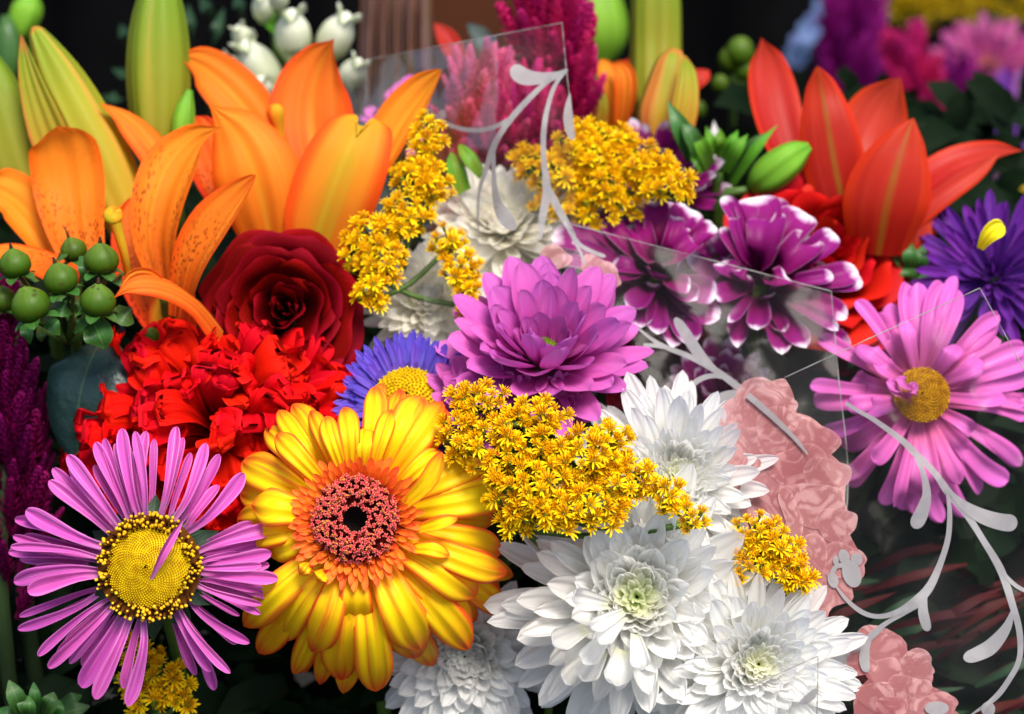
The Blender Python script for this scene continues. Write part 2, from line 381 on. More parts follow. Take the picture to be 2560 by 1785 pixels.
m_cream = petal_mat('cream chrysanthemum petal', [(0, (.82, .80, .56)), (.3, (.88, .86, .74)), (1, (.89, .875, .80))], transl=.55, rough=.45, vary=.06, bump=.3, hue=.004)
m_pinkmum = petal_mat('pink chrysanthemum petal', [(0, (.52, .10, .22)), (.3, (.60, .11, .38)), (1, (.64, .13, .48))], streak=(.70, .24, .56, .6), sscale=(6, .7), transl=.3, rough=.42, vary=.18, bump=.35, ribs=1.5)
m_celos = petal_mat('magenta celosia bristle', [(0, (.22, .002, .05)), (.6, (.46, .006, .11)), (1, (.62, .03, .20))], transl=.3, rough=.5, vary=.3)
m_celosdk = petal_mat('purple celosia bristle', [(0, (.10, .001, .05)), (.6, (.20, .004, .13)), (1, (.32, .015, .24))], transl=.3, rough=.45, vary=.3)
m_celospk = petal_mat('pink celosia bristle', [(0, (.45, .01, .09)), (.6, (.62, .04, .16)), (1, (.70, .14, .30))], transl=.35, rough=.5, vary=.35)
m_gold = petal_mat('goldenrod ray', [(0, (.93, .56, .003)), (1, (.95, .70, .006))], transl=.35, rough=.5, vary=.14, hue=.012, spec=.08)
m_goldc = petal_mat('goldenrod stamen', [(0, (.88, .46, .002)), (1, (.94, .58, .004))], transl=.35, rough=.5, vary=.15, spec=.08)
m_calyx = plain_mat('goldenrod calyx', (.16, .22, .012), .5, .2, scale=300)
m_snap = petal_mat('white snapdragon', [(0, (.30, .40, .14)), (.35, (.62, .66, .40)), (1, (.78, .79, .70))], streak=(.6, .66, .4, .5), sscale=(6, 1), transl=.3, rough=.5, vary=.08, bump=.3)
m_yelbit = petal_mat('bright yellow petal', [(0, (.70, .48, .006)), (.4, (.84, .68, .01)), (1, (.86, .74, .02))], streak=(.70, .52, .01, .7), sscale=(8, .7), transl=.3, rough=.55, bump=.5, ribs=3)
m_green_eye = plain_mat('green eye', (.14, .20, .010), .6, .2, scale=500, col2=(.09, .13, .006))
m_ground = plain_mat('darkened paving', (.012, .011, .010), .9, .2, scale=8)  # dry paving, colour blackened so the gaps above read as shade
m_backshade = plain_mat('stall shade black', (.0035, .0035, .004), .95, .05, scale=20)  # black colour stands for the shaded stall interior
m_brown = plain_mat('brown board', (.085, .024, .008), .7, .2, scale=6)
m_celosmar = petal_mat('maroon celosia bristle', [(0, (.07, .0005, .02)), (.6, (.15, .0015, .055)), (1, (.26, .006, .12))], transl=.3, rough=.5, vary=.35)
m_goldshade = petal_mat('goldenrod ray shaded', [(0, (.34, .20, .002)), (1, (.42, .30, .003))], transl=.25, rough=.5, vary=.2)  # darker copy of the goldenrod ray, background shade put into its colour
m_violet2 = petal_mat('pale violet petal', [(0, (.30, .16, .36)), (1, (.22, .06, .28))], streak=(.30, .12, .38, .6), sscale=(6, .8), transl=.3, rough=.5, vary=.2)
# ------------------------------------------------------------------ the setting
def box(x0, x1, y0, y1, z0, z1):
    v = [Vector((x, y, z)) for x in (x0, x1) for y in (y0, y1) for z in (z0, z1)]
    f = [(0, 1, 3, 2), (4, 6, 7, 5), (0, 4, 5, 1), (2, 3, 7, 6), (0, 2, 6, 4), (1, 5, 7, 3)]
    return v, f, [(0, 0)] * 8
g = [Vector((x, y, 0)) for x, y in ((-30, -30), (30, -30), (30, 30), (-30, 30))]
mk('ground', (g, [(0, 1, 2, 3)], [(0, 0)] * 4), m_ground, kind='structure')
# black sheet added for the stall's shade behind the bouquets, in soft vertical folds
vs, fs, us = [], [], []
NX = 120
for i in range(NX + 1):
    x = -1.6 + 3.2 * i / NX
    y = 1.25 + .025 * math.sin(i * .9) + .012 * math.sin(i * 2.3)
    for z in (0.02, 1.05): vs.append(Vector((x, y + (.02 if z < .1 else 0), z))); us.append((i / NX, z))
for i in range(NX): fs.append((2 * i, 2 * i + 2, 2 * i + 3, 2 * i + 1))
mk('backdrop', (vs, fs, us), m_backshade, kind='structure')

# brown board behind the magenta plume
b0 = P(1165, 60, .42)
o = mk('brown_board', box(b0.x - .035, b0.x + .06, b0.y, b0.y + .02, b0.z - .16, b0.z + .12), m_brown, smooth=False)
o['label'] = 'blurred brown wooden board standing behind the magenta celosia plume'; o['category'] = 'board'

# pleated tan wrap beside the white snapdragon
t = NT('tan wrap film')
uv = t.n('ShaderNodeUVMap')
mpn = t.n('ShaderNodeMapping', {0: uv, 'Scale': (9, .6, 1)})
nz = t.n('ShaderNodeTexNoise', {0: mpn, 'Scale': 2.2, 'Detail': 3.0}).outputs[0]
cc = t.ramp(nz, [(.3, (.22, .085, .05)), (.45, (.36, .19, .13)), (.55, (.30, .17, .16)), (.68, (.22, .15, .03))])
pb = t.n('ShaderNodeBsdfPrincipled', {'Base Color': cc, 'Roughness': .35})
tb = t.n('ShaderNodeBsdfTranslucent', {'Color': cc}); tt = t.n('ShaderNodeBsdfTransparent')
mx = t.n('ShaderNodeMixShader', {0: .4, 1: pb, 2: tb}); mx2 = t.n('ShaderNodeMixShader', {0: .12, 1: mx, 2: tt})
t.t.links.new(mx2.outputs[0], t.out.inputs[0]); m_tan = t.m
vs, fs, us = [], [], []
NX, NY = 60, 8
for j in range(NY + 1):
    for i in range(NX + 1):
        s = i / NX; q = j / NY
        z = .24 + .008 * math.sin(s * 34 + q) + .004 * math.sin(s * 71 + 2 * q)
        vs.append(P(895 + 190 * s + (q - .5) * 30 * (s - .5), -40 + 420 * q, z)); us.append((s, q))
for j in range(NY):
    for i in range(NX):
        a = j * (NX + 1) + i; fs.append((a, a + 1, a + NX + 2, a + NX + 1))
o = mk('pleated_wrap', (vs, fs, us), m_tan)
o['label'] = 'pleated tan wrap standing beside the white snapdragon'; o['category'] = 'wrap'

# ------------------------------------------------------------------ pink aster (front left)
def disc_dome(th, Rp, hgt, n, mat, name, knob=.034, dz=0.0):
    """phyllotaxis dome of small knobs as one stuff part"""
    root, M, Mi = th
    gs = [([Vector((Rp * q * math.cos(a), Rp * q * math.sin(a), hgt * (1 - q * q) + dz - .0006)) for q in (0.05, .35, .7, 1.0) for a in [6.2832 * k / 24 for k in range(24)]],
           [(q * 24 + k, q * 24 + (k + 1) % 24, (q + 1) * 24 + (k + 1) % 24, (q + 1) * 24 + k) for q in range(3) for k in range(24)][:] + [tuple(range(24))],
           [(.5, .5)] * 96)]
    for i in range(n):
        q = math.sqrt((i + .5) / n); a = i * 2.39996
        c = Vector((Rp * q * math.cos(a), Rp * q * math.sin(a), hgt * (1 - q * q) + dz))
        gs.append(blob(c, Vector((c.x * .5, c.y * .5, Rp)), Rp * knob, Rp * knob * 1.3, 5, 3))
    return mk(name, join(gs), mat, root, kind='stuff')

AC = (376, 1418)
th = thing('pink_aster', 'sharp pink aster with a wide yellow disc and one loose petal across it', 'aster', P(AC[0], AC[1], 0), V(-.02, .10, 1))
AST = [(665,45,80),(735,60,62),(795,60,70),(960,35,78),(1120,125,72),(1195,185,74),(1330,290,92),(1490,592,95),(1480,725,88),(1425,790,62),(1515,862,90),(1475,968,52),(1425,1005,50),
       (1420,1058,52),(1360,1215,72),(1255,1380,62),(1150,1370,78),(1168,1472,72),(695,1558,90),(515,1520,95),(440,1455,118),(262,1350,78),(205,1285,70),(95,1140,66),(150,935,112),
       (75,880,92),(45,718,80),(55,690,60),(70,632,66),(80,540,80),(140,490,102),(265,330,84),(288,262,80),(368,190,84),(518,120,80),(568,100,64)]
rg = random.Random(3)
for i, (x, y, wd) in enumerate(AST):
    X, Y, wp = x * .459, 1050 + y * .459, wd * .459 / 2 * 1.0
    dx, dy = X - AC[0], Y - AC[1]; L = math.hypot(dx, dy)
    bx, by = AC[0] + dx / L * 108, AC[1] + dy / L * 108
    sx, sy = -dy / L, dx / L
    c = rg.uniform(-.05, .05) * L; layer = (i % 3) * .0035
    z1 = layer + rg.uniform(-.002, .003)
    pts = [(bx, by, .004 + layer * .6), (AC[0] + dx * .55 + sx * c, AC[1] + dy * .55 + sy * c, -.003 + z1), (AC[0] + dx * .82 + sx * c * .7, AC[1] + dy * .82 + sy * c * .7, .0 + z1), (X, Y, .003 + z1 + rg.uniform(-.002, .004))]
    tl = rg.uniform(-.35, .35)
    for _e in range(2 if i % 3 else 1):
        q_ = rg.uniform(.80, .96); o_ = rg.choice((-1, 1)) * rg.uniform(10, 26)
        tp(th, 'petal', [(bx, by, .007), (AC[0] + dx * .5 + sx * o_ * .6, AC[1] + dy * .5 + sy * o_ * .6, .003 + z1), (AC[0] + dx * q_ * .85 + sx * o_, AC[1] + dy * q_ * .85 + sy * o_, .005 + z1), (AC[0] + dx * q_ + sx * o_ * 1.2, AC[1] + dy * q_ + sy * o_ * 1.2, .008 + z1)], [wp * .4, wp * .52, wp * .76, wp * .66], [(rg.uniform(-.3, .3), .1, 1)], m_aster, cup=1.0, nu=7, nv=14, tip=.26, ridge=.07, mid=.05)
    tp(th, 'petal', pts, [wp * .45, wp * .62, wp * 1.02, wp * .95], [(sx * tl, -sy * tl, 1), (sx * tl * rg.uniform(-1.5, 1), .1, 1), (0, .1, 1)], m_aster,
       cup=rg.choice([.7, 1.0, 1.35, 1.2]), cup1=rg.uniform(.5, 1.3), nu=7, nv=14, tip=.24, ridge=.09, mid=.08, ruf=.04, rf=1.3, rp=i)
disc_dome(th, px(104), .006, 900, m_disc, 'disc_floret_mass', .022, .004)
gs, gb = [], []
for i in range(210):
    a = rg.uniform(0, 6.283); q = rg.uniform(99, 136); hz = .0065 + rg.uniform(-.002, .002) - max(0, q - 118) * .00012
    c = Vector((px(q) * math.cos(a), px(q) * math.sin(a), hz))
    dirv = Vector((c.x * .6, c.y * .6, .02))
    gs.append(blob(c, dirv, px(rg.uniform(3.4, 6)), px(5.5), 6, 3))
    gb.append(tube([c - dirv.normalized() * .005, c], [.0004, .0006], 5, 2))
mk('rim_floret_mass', join(gs), m_rim, th[0], kind='stuff'); mk('rim_stalk_mass', join(gb), m_rimbase, th[0], kind='stuff')
ringg = ([Vector((px(q) * math.cos(6.2832 * k / 32), px(q) * math.sin(6.2832 * k / 32), .002)) for q in (95, 130) for k in range(32)], [(k, (k + 1) % 32, 32 + (k + 1) % 32, 32 + k) for k in range(32)], [(.5, .5)] * 64)
mk('disc_base', ringg, m_rimbase, th[0])
tp(th, 'loose_petal', [(376, 1448, -.010), (398, 1400, -.0145), (425, 1350, -.015), (457, 1303, -.0135)], [7, 14, 14, 6], [(.9, .2, 1)], m_aster, cup=1.0, nu=6, nv=10, tip=.3)
for a in range(0, 360, 30):
    d = Vector((math.sin(R(a)), math.cos(R(a)), 0))
    gg = petal([d * .010 + Vector((0, 0, -.006)), d * .019 + Vector((0, 0, -.006)), d * .027 + Vector((0, 0, -.010 - (a % 60) * .0001))], [.003, .0045, .003], Vector((0, 0, 1)), cup=.5, nu=4, nv=6, tip=.5, tp=1.4, tq=1)
    mk('bract', gg, m_dleaf, th[0])
stem(th, m_stem)

# ------------------------------------------------------------------ yellow and orange gerbera (front centre)
GC = (893, 1300)
th = thing('gerbera', 'large yellow gerbera with orange petal edges and a dark heart', 'gerbera', P(GC[0], GC[1], .003), V(-.05, .12, 1))
G_BACK = [(664,1070,66),(697,1025,50),(731,1010,72),(958,957,54),(1001,972,54),(1113,1020,72),(1255,1130,66),(1250,1470,70),(1284,1440,66),(1192,1552,72),(1082,1667,84),(857,1734,74),(756,1683,60),(733,1686,62),(646,1633,72),(605,1155,92),(592,1300,80),(600,1235,90),(1270,1541,74),(1235,1300,80),(1140,1592,84),(800,1712,60)]
G_MID = [(937,965,62),(1061,993,100),(1105,1003,84),(1216,1133,92),(1272,1222,92),(1255,1380,80),(1262,1432,84),(1174,1624,94),(1041,1647,98),(940,1729,92),(852,1702,92),(829,1651,92),(609,1566,96),(776,1025,46),(664,1378,84),(605,1345,70),(1180,1560,90),(700,1600,80)]
G_TOP = [(815,1040,46),(860,1017,54),(922,1062,48),(980,1023,48),(1052,1624,108),(1192,1490,104),(1196,1468,72),(777,1630,92),(885,1580,88),(628,1262,100),(1105,1130,52),(1268,1432,80),(690,1085,60)]
rg = random.Random(5)
def gpet(lst, zb, z1, drop, rb):
    for (X, Y, wd) in lst:
        dx, dy = X - GC[0], Y - GC[1]; L = math.hypot(dx, dy); ux, uy = dx / L, dy / L
        bx, by = GC[0] + ux * rb, GC[1] + uy * rb
        lowf = max(0, uy)
        zt = z1 + drop * (.4 + lowf) + rg.uniform(-.002, .002)
        c = rg.uniform(-.03, .03) * L; sx, sy = -uy, ux
        m1, m2 = .45, .78
        pts = [(bx, by, zb), (bx + (X - bx) * m1 + sx * c, by + (Y - by) * m1 + sy * c, zb - .005), (bx + (X - bx) * m2 + sx * c, by + (Y - by) * m2 + sy * c, (zb + zt) / 2 - .005), (X, Y, zt)]
        tl = rg.uniform(-.2, .2)
        tp(th, 'petal', pts, [wd * .3, wd * .46, wd * .53, wd * .46], [(ux * .25 + sx * tl, -uy * .25 + .1, 1)], m_gerb, cup=rg.uniform(-.45, .1), cup1=rg.uniform(-.8, -.1), nu=9, nv=14, tip=.3, ridge=.09, notch=rg.choice([0, .02, .045]), mid=.02)
gpet(G_BACK, .016, .024, .018, 120)
gpet(G_MID, .009, .013, .013, 122)
gpet(G_TOP, .003, .004, .010, 124)
tp(th, 'petal', [(818, 1425, 0), (800, 1440, -.008), (792, 1452, -.006)], [16, 26, 24], [(0, .2, 1)], m_gerb, cup=-.6, nu=6, nv=8, tip=.5)
tp(th, 'petal', [(775, 1405, 0), (760, 1420, -.006), (748, 1436, -.004)], [14, 22, 20], [(0, .2, 1)], m_gerb, cup=-.6, nu=6, nv=8, tip=.5)
tp(th, 'petal', [(1050, 1322, -.002), (1100, 1308, -.008), (1144, 1293, -.006)], [14, 20, 14], [(0, .4, 1)], m_gerb, cup=.6, nu=6, nv=8, tip=.4)
tp(th, 'petal', [(1010, 1262, -.002), (1070, 1205, -.010), (1106, 1130, -.012)], [16, 26, 22], [(-.3, .2, 1)], m_gerb, cup=.5, nu=6, nv=8, tip=.35)
tp(th, 'petal', [(1030, 1370, -.002), (1080, 1370, -.007), (1125, 1388, -.004)], [14, 22, 18], [(0, .4, 1)], m_gerb, cup=-.5, nu=6, nv=8, tip=.35)
Rg = px(100)
rings(th, [dict(n=34, r0=1.12, L=.72, w=.105, el=38, ej=10, bend=-25, mat=m_gerb_in, name='inner_petal', cup=.8, z=.06, tip=.4, nu=4, nv=6),
           dict(n=38, r0=1.12, L=.60, w=.10, el=50, ej=10, bend=-25, mat=m_gerb_in, name='inner_petal', cup=.8, z=.09, tip=.4, nu=4, nv=6),
           dict(n=38, r0=1.08, L=.50, w=.09, el=62, ej=10, bend=-30, mat=m_gerb_in, name='inner_petal', cup=.8, z=.10, tip=.4, nu=4, nv=6),
           dict(n=36, r0=1.02, L=.40, w=.08, el=72, ej=8, bend=-25, mat=m_gerb_in, name='inner_petal', cup=.8, z=.10, tip=.4, nu=4, nv=6)], Rg, 11)
gs, ga = [], []
for i in range(560):
    a = rg.uniform(0, 6.283); q = math.sqrt(rg.uniform(.14, 1.0)) * 1.06
    c = Vector((Rg * q * math.cos(a), Rg * q * math.sin(a), .0))
    hh = .0065 + .004 * math.sin((q - .35) / .7 * 3.1) + rg.uniform(-.0012, .0012)
    top = Vector((c.x * 1.02 - (.45 - q) * 0 + rg.uniform(-.0008, .0008), c.y * 1.02 + rg.uniform(-.0008, .0008), hh))
    if q < .5: top = Vector((c.x * .82, c.y * .82, hh))
    r = Rg * .030
    gs.append(tube([c, (c + top) / 2, top], [r * .7, r, r * 1.15], 5, 3))
    for k in range(3):
        aa = rg.uniform(0, 6.283); dd = Vector((math.cos(aa), math.sin(aa), .6))
        gs.append(petal([top, top + dd * r * 1.2, top + dd * r * 2.2 - Vector((0, 0, r))], [r * .6, r * .7, r * .3], Vector((0, 0, 1)), nu=2, nv=3, cup=.3))
        n_ = len(gs) - 1; gs[n_] = (gs[n_][0], gs[n_][1], [(u_, .80 + .20 * v_) for u_, v_ in gs[n_][2]])
    if rg.random() < .3 and q > .5: ga.append(blob(top + Vector((0, 0, .0006)), Vector((0, 0, 1)), r * .8, r * 1.8, 5, 3))
mk('disc_floret_mass', join(gs), m_gtube, th[0], kind='stuff'); mk('anther_mass', join(ga), m_ganther, th[0], kind='stuff')
mk('floret_floor', ([Vector((Rg * q * math.cos(6.2832 * k / 24), Rg * q * math.sin(6.2832 * k / 24), .0012 if q > .5 else -.0008)) for q in (.36, .52, 1.15) for k in range(24)],
   [(q * 24 + k, q * 24 + (k + 1) % 24, (q + 1) * 24 + (k + 1) % 24, (q + 1) * 24 + k) for q in range(2) for k in range(24)], [(.5, .5)] * 72), m_gfloor, th[0])
mk('dark_heart', ([Vector((Rg * q * math.cos(6.2832 * k / 24), Rg * q * math.sin(6.2832 * k / 24), -.001 - .002 * (1.2 - q))) for q in (.02, .25, .40) for k in range(24)],
   [(q * 24 + k, q * 24 + (k + 1) % 24, (q + 1) * 24 + (k + 1) % 24, (q + 1) * 24 + k) for q in range(2) for k in range(24)], [(.5, .5)] * 72), m_black, th[0])
stem(th, m_stem, .003)

# ------------------------------------------------------------------ red carnation
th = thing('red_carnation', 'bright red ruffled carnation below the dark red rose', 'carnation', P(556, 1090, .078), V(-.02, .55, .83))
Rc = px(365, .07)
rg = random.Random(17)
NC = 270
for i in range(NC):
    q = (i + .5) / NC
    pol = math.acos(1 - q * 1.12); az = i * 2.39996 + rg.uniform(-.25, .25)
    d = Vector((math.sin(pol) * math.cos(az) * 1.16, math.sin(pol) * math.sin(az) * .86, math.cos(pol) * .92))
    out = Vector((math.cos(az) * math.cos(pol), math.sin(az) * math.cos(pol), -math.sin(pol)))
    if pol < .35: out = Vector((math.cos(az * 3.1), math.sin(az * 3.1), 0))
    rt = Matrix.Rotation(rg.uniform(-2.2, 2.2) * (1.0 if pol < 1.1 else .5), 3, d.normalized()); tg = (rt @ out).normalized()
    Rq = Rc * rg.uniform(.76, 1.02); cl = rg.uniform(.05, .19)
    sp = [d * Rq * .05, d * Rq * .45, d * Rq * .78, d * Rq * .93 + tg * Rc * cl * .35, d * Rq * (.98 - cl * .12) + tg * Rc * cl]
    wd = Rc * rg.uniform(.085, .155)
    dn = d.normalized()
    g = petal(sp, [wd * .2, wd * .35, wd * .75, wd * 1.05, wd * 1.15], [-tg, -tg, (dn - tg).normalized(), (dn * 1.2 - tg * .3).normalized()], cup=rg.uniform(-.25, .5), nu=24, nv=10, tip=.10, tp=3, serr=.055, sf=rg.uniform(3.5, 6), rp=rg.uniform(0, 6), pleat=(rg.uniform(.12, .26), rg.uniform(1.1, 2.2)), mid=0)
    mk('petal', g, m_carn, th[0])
stem(th, m_stem)

# ------------------------------------------------------------------ roses
def rose_geo(r0, h, flare, phi, curl, seed, nu=12, nv=10):
    rg = random.Random(seed); p1, p2 = rg.uniform(0, 6), rg.uniform(0, 6)
    vs, fs, us = [], [], []
    pk = rg.uniform(-.3, .3)
    for j in range(nv + 1):
        t = j / nv
        for i in range(nu + 1):
            u = 2 * i / nu - 1
            wd = min(1.0, .35 + 1.1 * math.sin(min(t * 1.5, 1.57)))
            if t > .75: wd *= math.sqrt(max(1 - ((t - .75) / .25) ** 2 * .55, 0))
            a = u * phi * wd
            top = 1 - .16 * abs(u - pk) ** 2 * t
            z = h * t * top
            r = r0 * (.45 + .55 * math.sin(min(t * 2.2, 1.57))) + flare * t ** 2
            k = max(0, (t - .72) / .28)
            r += curl * k * k * (1 + .4 * math.sin(u * 4 + p1)); z -= curl * .55 * k ** 3 * (1 + .5 * math.sin(u * 3 + p2))
            r += h * .03 * math.sin(u * 5 + p2 + t * 3) * t
            vs.append(Vector((r * math.sin(a), r * math.cos(a), z))); us.append((i / nu, t))
    for j in range(nv):
        for i in range(nu):
            a = j * (nu + 1) + i; fs.append((a, a + 1, a + nu + 2, a + nu + 1))
    return vs, fs, us
def rose(label, c, axis, Rr, mat, seed, group=None, spin=0):
    th = thing('rose', label, 'rose', c, axis, group, spin)
    rg = random.Random(seed)
    #        n   r    h    flare phi  curl
    spec = [(2, .02, .97, .0, 2.6, .0), (2, .07, .98, .02, 2.0, .01), (3, .15, .99, .05, 1.45, .02), (3, .26, .98, .09, 1.25, .03), (3, .38, .95, .14, 1.2, .04), (4, .50, .88, .20, 1.0, .06), (4, .62, .78, .27, .98, .08), (5, .70, .64, .33, .9, .10), (5, .74, .46, .40, .9, .12)]
    for k, (n, r, h, fl, phi, cu) in enumerate(spec):
        a0 = rg.uniform(0, 6)
        for i in range(n):
            f = rg.uniform(.94, 1.06)
            o = mk('petal', rose_geo(r * Rr * f, h * Rr * 1.05 * f, fl * Rr, phi, cu * Rr, rg.random()), mat, th[0])
            o.matrix_local = Matrix.Translation((0, 0, -.55 * Rr)) @ Matrix.Rotation(a0 + 6.2832 * (i + rg.uniform(-.12, .12)) / n, 4, 'Z') @ Matrix.Rotation(R(rg.uniform(-5, 5)), 4, 'X')
    stem(th, m_dkstem, back=.035)
    return th
rose('dark red rose between the spotted orange lily and the red carnation', P(706, 775, .07), V(.02, .10, 1), px(168, .06), m_rose, 21)
def tpw(th, name, pts, hw, nrm, mat, **k): return tp(th, name, pts, [h * 1.14 for h in hw], nrm, mat, **k)
# ------------------------------------------------------------------ orange lilies and buds (left)
th = thing('orange_lily', 'spotted orange lily at the left with a petal curling over the red carnation', 'lily', P(410, 700, .075), V(0, .7, .7))
kw = dict(nu=8, nv=16, mid=.10)
tpw(th, 'petal', [(440, 840, .10), (410, 760, .10), (370, 660, .104), (345, 560, .108), (335, 490, .108)], [50, 74, 80, 60, 30], [(.1, .3, 1)], m_lilysp, cup=.6, tip=.2, **kw)
tpw(th, 'petal', [(225, 690, .075), (196, 600, .082), (180, 510, .09), (170, 430, .092), (155, 355, .088), (144, 316, .082)], [40, 62, 78, 82, 76, 50], [(0, .5, 1)], m_lilysp, cup=.45, tip=.22, **kw)
tpw(th, 'petal', [(410, 705, .08), (395, 600, .078), (410, 500, .078), (445, 415, .08), (495, 352, .08), (553, 317, .072)], [30, 58, 74, 76, 46, 8], [(-.3, .3, 1), (-.35, .3, 1), (-.6, .3, .8)], m_lilysp, cup=.8, tip=.2, tp=1.5, tq=1.2, **kw)
tpw(th, 'petal', [(455, 800, .07), (468, 715, .062), (492, 640, .056), (540, 560, .052), (590, 495, .05), (640, 437, .046)], [34, 46, 60, 62, 42, 18], [(-.5, .25, 1), (-.55, .3, 1), (-.5, .2, 1)], m_lilysp, cup=.75, tip=.2, mid=.22, nu=8, nv=16)
tpw(th, 'petal', [(555, 830, .06), (500, 765, .048), (440, 722, .036), (375, 705, .028), (320, 715, .026), (281, 748, .028)], [50, 44, 40, 34, 24, 6], [(.15, .75, .7), (.1, .6, .8), (0, .5, .8)], m_lily, cup=-.7, tip=.3, tp=1.5, tq=1.2, nu=8, nv=16, mid=-.06)
tp(th, 'petal_flap', [(400, 705, .035), (372, 690, .034), (335, 692, .033), (300, 722, .031)], [16, 24, 22, 8], [(.1, -.3, 1)], m_lily, cup=.6, tip=.3, nu=6, nv=8)
tpw(th, 'petal', [(150, 660, .092), (100, 570, .096), (40, 500, .094), (-30, 462, .088)], [36, 56, 62, 50], [(.25, .5, 1)], m_lily, cup=.5, tip=.15, **kw)
tpw(th, 'petal', [(200, 700, .070), (110, 655, .065), (30, 635, .06), (-50, 640, .06)], [34, 40, 38, 30], [(0, .6, .8)], m_lilysp, cup=-.4, tip=.15, **kw)
tpw(th, 'petal', [(405, 850, .09), (410, 790, .088), (430, 730, .084)], [30, 46, 52], [(0, .2, 1)], m_lilyyel, cup=-.9, tip=.1, nu=8, nv=8)
mk('pistil', loc(join([tube([P(320, 700, .06), P(312, 640, .052), P(294, 575, .048), P(284, 540, .046)], [px(9), px(11), px(15), px(19)], 10, 10), blob(P(283, 538, .046), V(.1, .4, 1), px(27), px(15), 12, 6)]), th[2]), m_lilyyel, th[0])
stem(th, m_stem, .003)

th = thing('orange_lily', 'plain orange lily with a notched petal tip, behind the dark red rose', 'lily', P(745, 520, .10), V(.05, .75, .65))
tpw(th, 'petal', [(690, 400, .125), (640, 305, .135), (575, 225, .14), (510, 168, .138), (455, 140, .13)], [46, 60, 62, 48, 18], [(.3, -.1, 1), (.2, .3, 1)], m_lily, cup=.35, tip=.2, **kw)
tpw(th, 'petal', [(790, 440, .12), (778, 320, .128), (782, 220, .13), (805, 150, .128), (836, 95, .122)], [56, 96, 82, 50, 6], [(0, .3, 1)], m_lily, cup=.4, tip=.2, tp=1.5, tq=1.2, **kw)
tpw(th, 'petal', [(900, 520, .10), (950, 400, .108), (1000, 305, .11), (1052, 235, .108), (1104, 174, .102)], [34, 52, 56, 46, 18], [(-.5, .2, 1), (-.4, .3, 1)], m_lily, cup=.7, tip=.2, mid=.2, nu=8, nv=16)
tp(th, 'petal', [(780, 665, .098), (806, 570, .092), (838, 475, .087), (872, 385, .086), (900, 318, .090), (912, 290, .094)], [56, 100, 112, 106, 88, 66], [(.25, .15, 1), (.12, .25, 1), (.0, .5, 1)], m_lilyyel, cup=-.30, tip=.12, tp=5, tmin=.55, notch=.17, nu=16, nv=20, mid=.05, ridge=.03, ruf=.03, rf=1.3)
tpw(th, 'petal', [(680, 620, .10), (655, 505, .092), (630, 415, .088), (590, 330, .088), (518, 256, .082)], [70, 100, 100, 66, 6], [(-.15, .2, 1), (-.1, .35, 1)], m_lily, cup=-.5, tip=.22, tp=1.5, tq=1.2, nu=10, nv=18, mid=.09)
tpw(th, 'petal', [(640, 560, .112), (560, 470, .118), (515, 380, .12), (490, 290, .12)], [44, 56, 50, 40], [(.2, .3, 1)], m_lilysp, cup=.5, tip=.15, **kw)
tpw(th, 'petal', [(430, 430, .105), (372, 350, .11), (315, 292, .112), (250, 257, .108)], [44, 44, 34, 8], [(.25, .6, .8), (.2, .8, .6)], m_lily, cup=-.6, tip=.25, nu=8, nv=14)
mk('pistil', loc(tube([P(700, 400, .12), P(696, 330, .118), P(688, 280, .115), P(684, 262, .114)], [px(14), px(17), px(26), px(14)], 10, 10), th[2]), m_lilyyel, th[0])
mk('anther', loc(blob(P(792, 350, .115), V(.3, 1, .2), px(8), px(26), 8, 6), th[2]), m_btip, th[0])
stem(th, m_stem, .003)

def bud(name, label, pts, rad, mat, cat='bud', group=None, lobes=3, amp=.16, rot=.6, seg=22, tips=None, n=24):
    c = P(*pts[0]); th = thing(name, label, cat, c, (P(*pts[1]) - c).normalized(), group)
    sp = [P(*p) for p in pts]
    mk('bud_body', loc(tube(sp, [px(r, pts[0][2]) for r in rad], n, seg, lobes, amp, rot=rot), th[2]), mat, th[0])
    if tips:
        for a in tips:
            tp(th, 'petal_tip', *a)
    mk('stem', loc(tube([c, c - (sp[1] - sp[0]).normalized() * .02 , c + Vector((0, .03, -.12)), c + Vector((-c.x * .2, .05, -.3))], [px(rad[0]) * .5, .0028, .0026, .0026], 7, 10), th[2]), m_stem, th[0])
    return th
bud('lily_bud', 'half open pointed lily bud with orange seams, leaning over the left lily', [(345, 640, .115), (315, 540, .118), (262, 420, .12), (200, 300, .12), (145, 190, .12), (95, 90, .118), (82, 68, .117)], [34, 60, 78, 76, 60, 26, 6], m_budor, group='lily buds above the left lily', lobes=6, amp=.17,
    tips=[([(190, 480, .115), (130, 340, .11), (80, 200, .108), (52, 84, .108)], [50, 56, 34, 6], [(-.2, .1, 1)], m_budor)])
bud('lily_bud', 'tall straight green lily bud cut by the top of the picture', [(400, 420, .13), (398, 330, .132), (396, 220, .134), (396, 110, .135), (398, 10, .135), (400, -60, .135)], [40, 66, 80, 78, 60, 30], m_bud, group='lily buds above the left lily', rot=.9, lobes=6, amp=.14)
bud('lily_bud', 'plump green lily bud at the left border, cut off by it', [(95, 560, .125), (60, 460, .128), (22, 340, .13), (-20, 220, .13), (-60, 110, .13)], [36, 66, 78, 66, 30], m_bud, group='lily buds above the left lily', amp=.2, rot=.2)
bud('lily_bud', 'small slim green lily bud beside the tall one', [(452, 420, .12), (455, 350, .12), (462, 280, .12), (474, 225, .12)], [18, 27, 26, 8], m_gbud, group='lily buds above the left lily', amp=.1, rot=.3)
